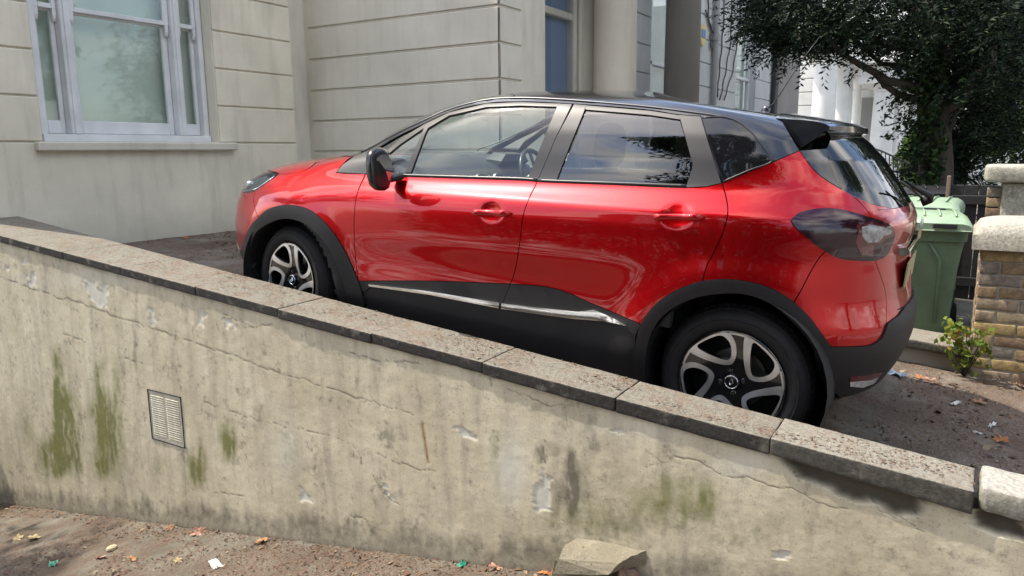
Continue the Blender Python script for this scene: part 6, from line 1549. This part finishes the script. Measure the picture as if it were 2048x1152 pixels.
# creeper at the foot of the brick pillar
vo = at_x((1930, 745), 5.22); IVY = empty('ivy_plant', (5.2, vo[1], drive_z(vo[1]))); IO = np.array(IVY.location); tag(IVY, 'yellow-green leafy creeper growing between the low wall and the brick pillar', 'plant')
r = np.random.default_rng(51); P_ = []; st = MB()
for px, py, sx, sy, n in ((1915, 660, 34, 20, 60), (1940, 690, 36, 24, 60), (1930, 725, 32, 18, 30), (1965, 700, 18, 30, 22), (1900, 690, 22, 22, 18), (1975, 668, 10, 6, 4)):
    for _ in range(n): P_.append(at_x((px + r.normal(0, sx * .55), py + r.normal(0, sy * .6)), r.uniform(5.12, 5.28)))
root = at_x((1928, 755), 5.24)
for k in range(0, len(P_), 7): st.tube([root - IO, (root + P_[k]) / 2 + np.array([-.03, 0, .02]) - IO, P_[k] - IO], [.003, .002, .0012], 4)
leaves('foliage', np.array(P_), .042, M['ivy'], IVY, IO, 52, 1.25); st.build('stems', M['bark'], IVY)
# ------------------------------------------------------------ greenery and street behind the viewer (seen in the paint and the panes)
tree('street_tree', (-3.0, 1.2, -1.4), 9, (-2.4, 1.9, 5.4), (1.9, 2.0, 2.4), 60, 13000, .17, M['leafd'], 'tall leafy garden tree mirrored in the rear door window', trunk_r=.24, seed=61, group='trees mirrored in paint and panes', clump_r=.6)
tree('street_tree', (-6.5, -1.5, -1.4), 9, (-6.5, -1.5, 4.2), (3.2, 3.2, 3.4), 60, 12000, .24, M['leafm'], 'spreading street tree across the road, mirrored in the car side', trunk_r=.3, seed=62, group='trees mirrored in paint and panes', clump_r=.9)
tree('street_tree', (9.5, -9.5, -1.4), 9, (9.5, -9.5, 3.6), (3.4, 3.0, 3.6), 60, 12000, .26, M['leafm'], 'street tree mirrored in the house window', trunk_r=.3, seed=63, group='trees mirrored in paint and panes', clump_r=.9)
tree('street_tree', (3.5, -13, -1.4), 9, (3.5, -13, 4.2), (3.6, 3.2, 4.0), 60, 10000, .30, M['leafm'], 'far street tree mirrored low in the house window', trunk_r=.3, seed=64, group='trees mirrored in paint and panes', clump_r=1.0)
tree('added_shade_tree', (-.6, 9.2, -1.4), 6, (-.2, 8.6, 3.0), (1.7, 1.5, 1.9), 50, 9000, .12, M['leafm'], 'unseen tree added beyond the corner of the bay to shade the left of the wall', trunk_r=.14, seed=65, clump_r=.5)  # tree added out of view to dapple and darken the wall's left part
hedge_pts = []
r = np.random.default_rng(71)
HP = np.stack([r.uniform(-3.7, -2.5, 26000), r.uniform(-6, 7.2, 26000), r.uniform(-1.4, .75, 26000)], 1); HP[:, 2] += .25 * (fbm(HP[:, :2] * 1.2, 3, 4) - .5)
he = empty('garden_hedge', (-3.1, .6, -1.4)); tag(he, 'clipped evergreen hedge along the far side of the basement ramp', 'hedge'); leaves('foliage', HP, .11, M['leafd'], he, (-3.1, .6, -1.4), 72, 1.6)
b = MB()
for k in range(12): b.tube([(0, -6 + 1.1 * k, 0), (.05, -6 + 1.1 * k, 1.6)], [.04, .02], 6)
b.build('stems', M['bark'], he)
# house across the road
ho = np.array([-16., 1., -1.4]); hh = empty('terrace_house', tuple(ho)); tag(hh, 'brick terrace across the road mirrored in the car paint', 'house')
MB().box(-3, 0, -14, 16, 0, 6.5).build('brick_wall', simple('far_brick', (.20, .13, .09), .9, var=.3, vscale=2), hh)
for k in range(9):
    for z in (1.0, 4.0): MB().box(-.02, .05, -12.5 + 3.1 * k, -11.2 + 3.1 * k, z, z + 1.7).build('window', M['white_paint'], hh)

# ------------------------------------------------------------ broken slab, fallen leaves and litter
def ramp_pt(px):     # point on the ramp below a sight line
    r = sray(px); k = -1.56 / (r[2] + .175 * r[1]); return r * k
def drive_pt(px):
    r = sray(px); k = (G0[2] - G0[1] * TAN) / (r[2] - r[1] * TAN); return r * k
M['slab'] = ground_mat('broken_stone', (.28, .245, .18), (.17, .155, .11), (.22, .19, .14), .2, 5.)
so_ = np.array([2.55, 1.2, -1.75]); SL = empty('broken_slab', tuple(so_)); tag(SL, 'broken chunk of stone slab lying against the foot of the wall with a raw pinkish edge', 'stone')
topq = [(1160, 1068), (1312, 1076), (1322, 1098), (1255, 1112), (1235, 1124), (1120, 1106)]
def slabmesh(name, top, z0, mat, thick, seed, x_=2.60):
    bm = bmesh.new(); vs = []
    for (px, py), zt_ in top:
        r = sray((px, py)); vs.append(bm.verts.new(Vector(r * (zt_ / r[2]) - so_)))
    f = bm.faces.new(vs); ex = bmesh.ops.extrude_face_region(bm, geom=[f]); ev = [g for g in ex['geom'] if isinstance(g, bmesh.types.BMVert)]
    for q in ev: q.co += Vector((-.02, .02, -thick)) + Vector(rng.normal(0, .012, 3))
    bmesh.ops.recalc_face_normals(bm, faces=bm.faces[:]); bmesh.ops.triangulate(bm, faces=bm.faces[:]); bmesh.ops.subdivide_edges(bm, edges=bm.edges[:], cuts=5, use_grid_fill=True)
    for q in bm.verts:
        p = np.array(q.co[:]) + so_; n_ = fbm(p[None] * 16, 4, seed)[0] - .5; n2 = fbm(p[None] * 50, 3, seed + 1)[0] - .5; q.co += Vector((-.3, .3, 1)) * (.016 * n_ + .010 * n2)
    me = bpy.data.meshes.new(name); bm.to_mesh(me); bm.free(); me.materials.append(mat); o = bpy.data.objects.new(name, me); COL.objects.link(o); o.parent = SL; return o
slabmesh('slab_top', [((1165, 1067), -1.60), ((1312, 1077), -1.565), ((1318, 1092), -1.57), ((1262, 1112), -1.60), ((1238, 1126), -1.62), ((1118, 1118), -1.66), ((1130, 1090), -1.63)], 0, M['slab'], .07, 3)
M['slabred'] = ground_mat('broken_stone_raw', (.36, .26, .20), (.26, .16, .12), (.15, .09, .07), .2, 9.)
slabmesh('slab_side', [((1316, 1080), -1.57), ((1322, 1100), -1.60), ((1300, 1150), -1.72), ((1240, 1145), -1.70), ((1240, 1128), -1.63), ((1264, 1112), -1.605)], 0, M['slabred'], .09, 8)
slabmesh('slab_foot', [((1110, 1122), -1.70), ((1236, 1130), -1.68), ((1250, 1160), -1.75), ((1100, 1158), -1.78)], 0, M['slab'], .06, 12)
lm = {}
for k, c in dict(tan=(.36, .19, .09), orange=(.42, .16, .05), brown=(.20, .10, .05), straw=(.42, .33, .18), pink=(.40, .22, .15)).items(): lm[k] = simple(k + '_dry_leaf', c, .7, var=.4, vscale=60)
def dryleaf(p, size, mat, label, seed, tilt=.5, name='dried_leaf', lobes=5, long=1.):
    r = np.random.default_rng(seed); n = lobes * 4; v = [(0, 0, .012 * size / .05)]; f = []
    for k in range(n):
        a = 2 * math.pi * k / n; rad = size * (.55 + .45 * abs(math.cos(a * lobes / 2)) ** .8) * r.uniform(.85, 1.1); x, y = rad * math.cos(a) * long, rad * math.sin(a) * .75
        v.append((x, y, abs(y) * r.uniform(.25, .6) + abs(x) * .15 + r.normal(0, size * .06)))
    f = [(0, 1 + k, 1 + (k + 1) % n) for k in range(n)]
    b = MB().add(v, f); b.tube([(size * .5 * long, 0, size * .1), (size * 1.2 * long, size * .1, size * .12)], .0012, 4)
    o = b.build(name, mat, None, False); o.location = Vector(p) + Vector((0, 0, size * .05)); o.rotation_euler = (r.normal(0, tilt * .5), r.normal(0, tilt * .5), r.uniform(0, 6.28)); tag(o, label, 'leaf', 'fallen dry leaves'); return o
LV = [((398, 1067), .055, 'pink', 'folded pinkish dry leaf against the wall foot below the vent'), ((525, 1085), .05, 'tan', 'tan dry leaf at the wall foot, right of the folded one'), ((202, 1118), .042, 'pink', 'curled dry leaf left of the pale pebble on the ramp'),
      ((263, 1120), .042, 'tan', 'small tan leaf just right of the pale pebble'), ((68, 1078), .05, 'straw', 'straw coloured leaf in the pair at the bottom left'), ((36, 1080), .045, 'straw', 'leftmost straw coloured leaf at the bottom left'), ((340, 1058), .04, 'brown', 'crumpled brown leaf touching the wall foot'),
      ((993, 1138), .045, 'pink', 'pinkish leaf just right of the larger green wrapper'), ((1098, 1146), .05, 'orange', 'orange leaf left of the broken slab'), ((356, 1123), .03, 'straw', 'tiny straw leaf left of the white paper'),
      ((1345, 1128), .07, 'orange', 'bright orange dry leaf right of the broken slab'), ((1375, 1140), .07, 'orange', 'orange leaf fragment farthest right of the slab'), ((1328, 1146), .06, 'brown', 'brown leaf wedged beside the slab edge'), ((1355, 1150), .06, 'tan', 'tan leaf lowest in the heap right of the slab')]
for i, (px, s_, c, lab) in enumerate(LV): dryleaf(ramp_pt(px), s_, lm[c], lab, 100 + i)
LD = [((1862, 766), .045, 'pink', 'large pinkish leaf on the driveway below the ivy plant'), ((1959, 808), .04, 'tan', 'tan leaf on the driveway below the brick pillar'), ((2002, 885), .045, 'orange', 'orange leaf near the right edge of the driveway'), ((1947, 935), .032, 'straw', 'straw leaf just above the pale end coping stone'),
      ((2037, 953), .035, 'tan', 'tan leaf lying behind the pale end coping stone'), ((1905, 772), .03, 'brown', 'brown leaf by the foot of the brick pillar'), ((1838, 757), .03, 'orange', 'small orange leaf beside the blue litter'), ((2040, 775), .04, 'pink', 'pinkish leaf under the brick pillar at the right edge'), ((372, 478), .035, 'orange', 'orange leaf on the driveway below the house window')]
for i, (px, s_, c, lab) in enumerate(LD): dryleaf(drive_pt(px) + np.array([0, 0, .004]), s_, lm[c], lab, 140 + i)
def scrap(px, on, size, mat, name, label, cat, seed, asp=.6):
    p = on(px); r = np.random.default_rng(seed); n = 7; V = []; F = []
    for i in range(n):
        for j in range(n):
            u, w = i / (n - 1) - .5, j / (n - 1) - .5; V.append((u * size, w * size * asp * (1 + .3 * u), size * (.14 * math.sin(u * 7 + r.uniform() * .4) * math.cos(w * 5) + .10) + r.normal(0, size * .025)))
    F = [(i * n + j, (i + 1) * n + j, (i + 1) * n + j + 1, i * n + j + 1) for i in range(n - 1) for j in range(n - 1)]
    o = mesh_obj(name, V, F, mat); o.location = Vector(p) + Vector((0, 0, .004)); o.rotation_euler = (0, 0, r.uniform(0, 6.28)); tag(o, label, cat)
M['paper'] = simple('white_paper', (.70, .69, .66), .6); M['greenfoil'] = simple('green_foil', (.03, .30, .18), .3, coat=.4, var=.5, vscale=60); M['bluefilm'] = simple('blue_white_film', (.45, .60, .72), .3, var=.4, vscale=50)
scrap((431, 1132), ramp_pt, .10, M['paper'], 'paper_scrap', 'torn white paper scrap on the ramp below the vent', 'litter', 1, .5)
scrap((106, 1130), ramp_pt, .065, M['greenfoil'], 'foil_wrapper', 'small green foil wrapper at the bottom left of the ramp', 'litter', 2)
scrap((926, 1130), ramp_pt, .060, M['greenfoil'], 'foil_wrapper', 'green foil wrapper at the bottom centre, near the wall foot', 'litter', 3, .5)
scrap((1792, 752), drive_pt, .11, M['bluefilm'], 'plastic_film', 'crumpled blue and white film behind the rear bumper', 'litter', 4, .5)
scrap((1912, 809), drive_pt, .075, M['paper'], 'paper_scrap', 'pale twisted paper strip on the driveway below the pillar', 'litter', 5, .25)
scrap((1984, 854), drive_pt, .085, M['paper'], 'paper_scrap', 'long thin pale strip lying on the driveway at the right', 'litter', 6, .16)
scrap((1955, 868), drive_pt, .045, M['paper'], 'paper_scrap', 'short pale scrap just below the long strip on the driveway', 'litter', 7, .4)
pb = ramp_pt((224, 1100)); bm = bmesh.new(); bmesh.ops.create_icosphere(bm, subdivisions=2, radius=.026)
for q in bm.verts: q.co = Vector((q.co.x * 1.3, q.co.y, q.co.z * .7)) * (1 + .25 * (fbm(np.array(q.co[:])[None] * 60, 2, 3)[0] - .5))
me = bpy.data.meshes.new('pebble'); bm.to_mesh(me); bm.free(); me.materials.append(simple('pale_stone', (.45, .38, .24), .8)); o = bpy.data.objects.new('pebble', me); COL.objects.link(o); o.location = Vector(pb) + Vector((0, 0, .012)); tag(o, 'pale yellowish pebble on the ramp between two dry leaves', 'pebble')
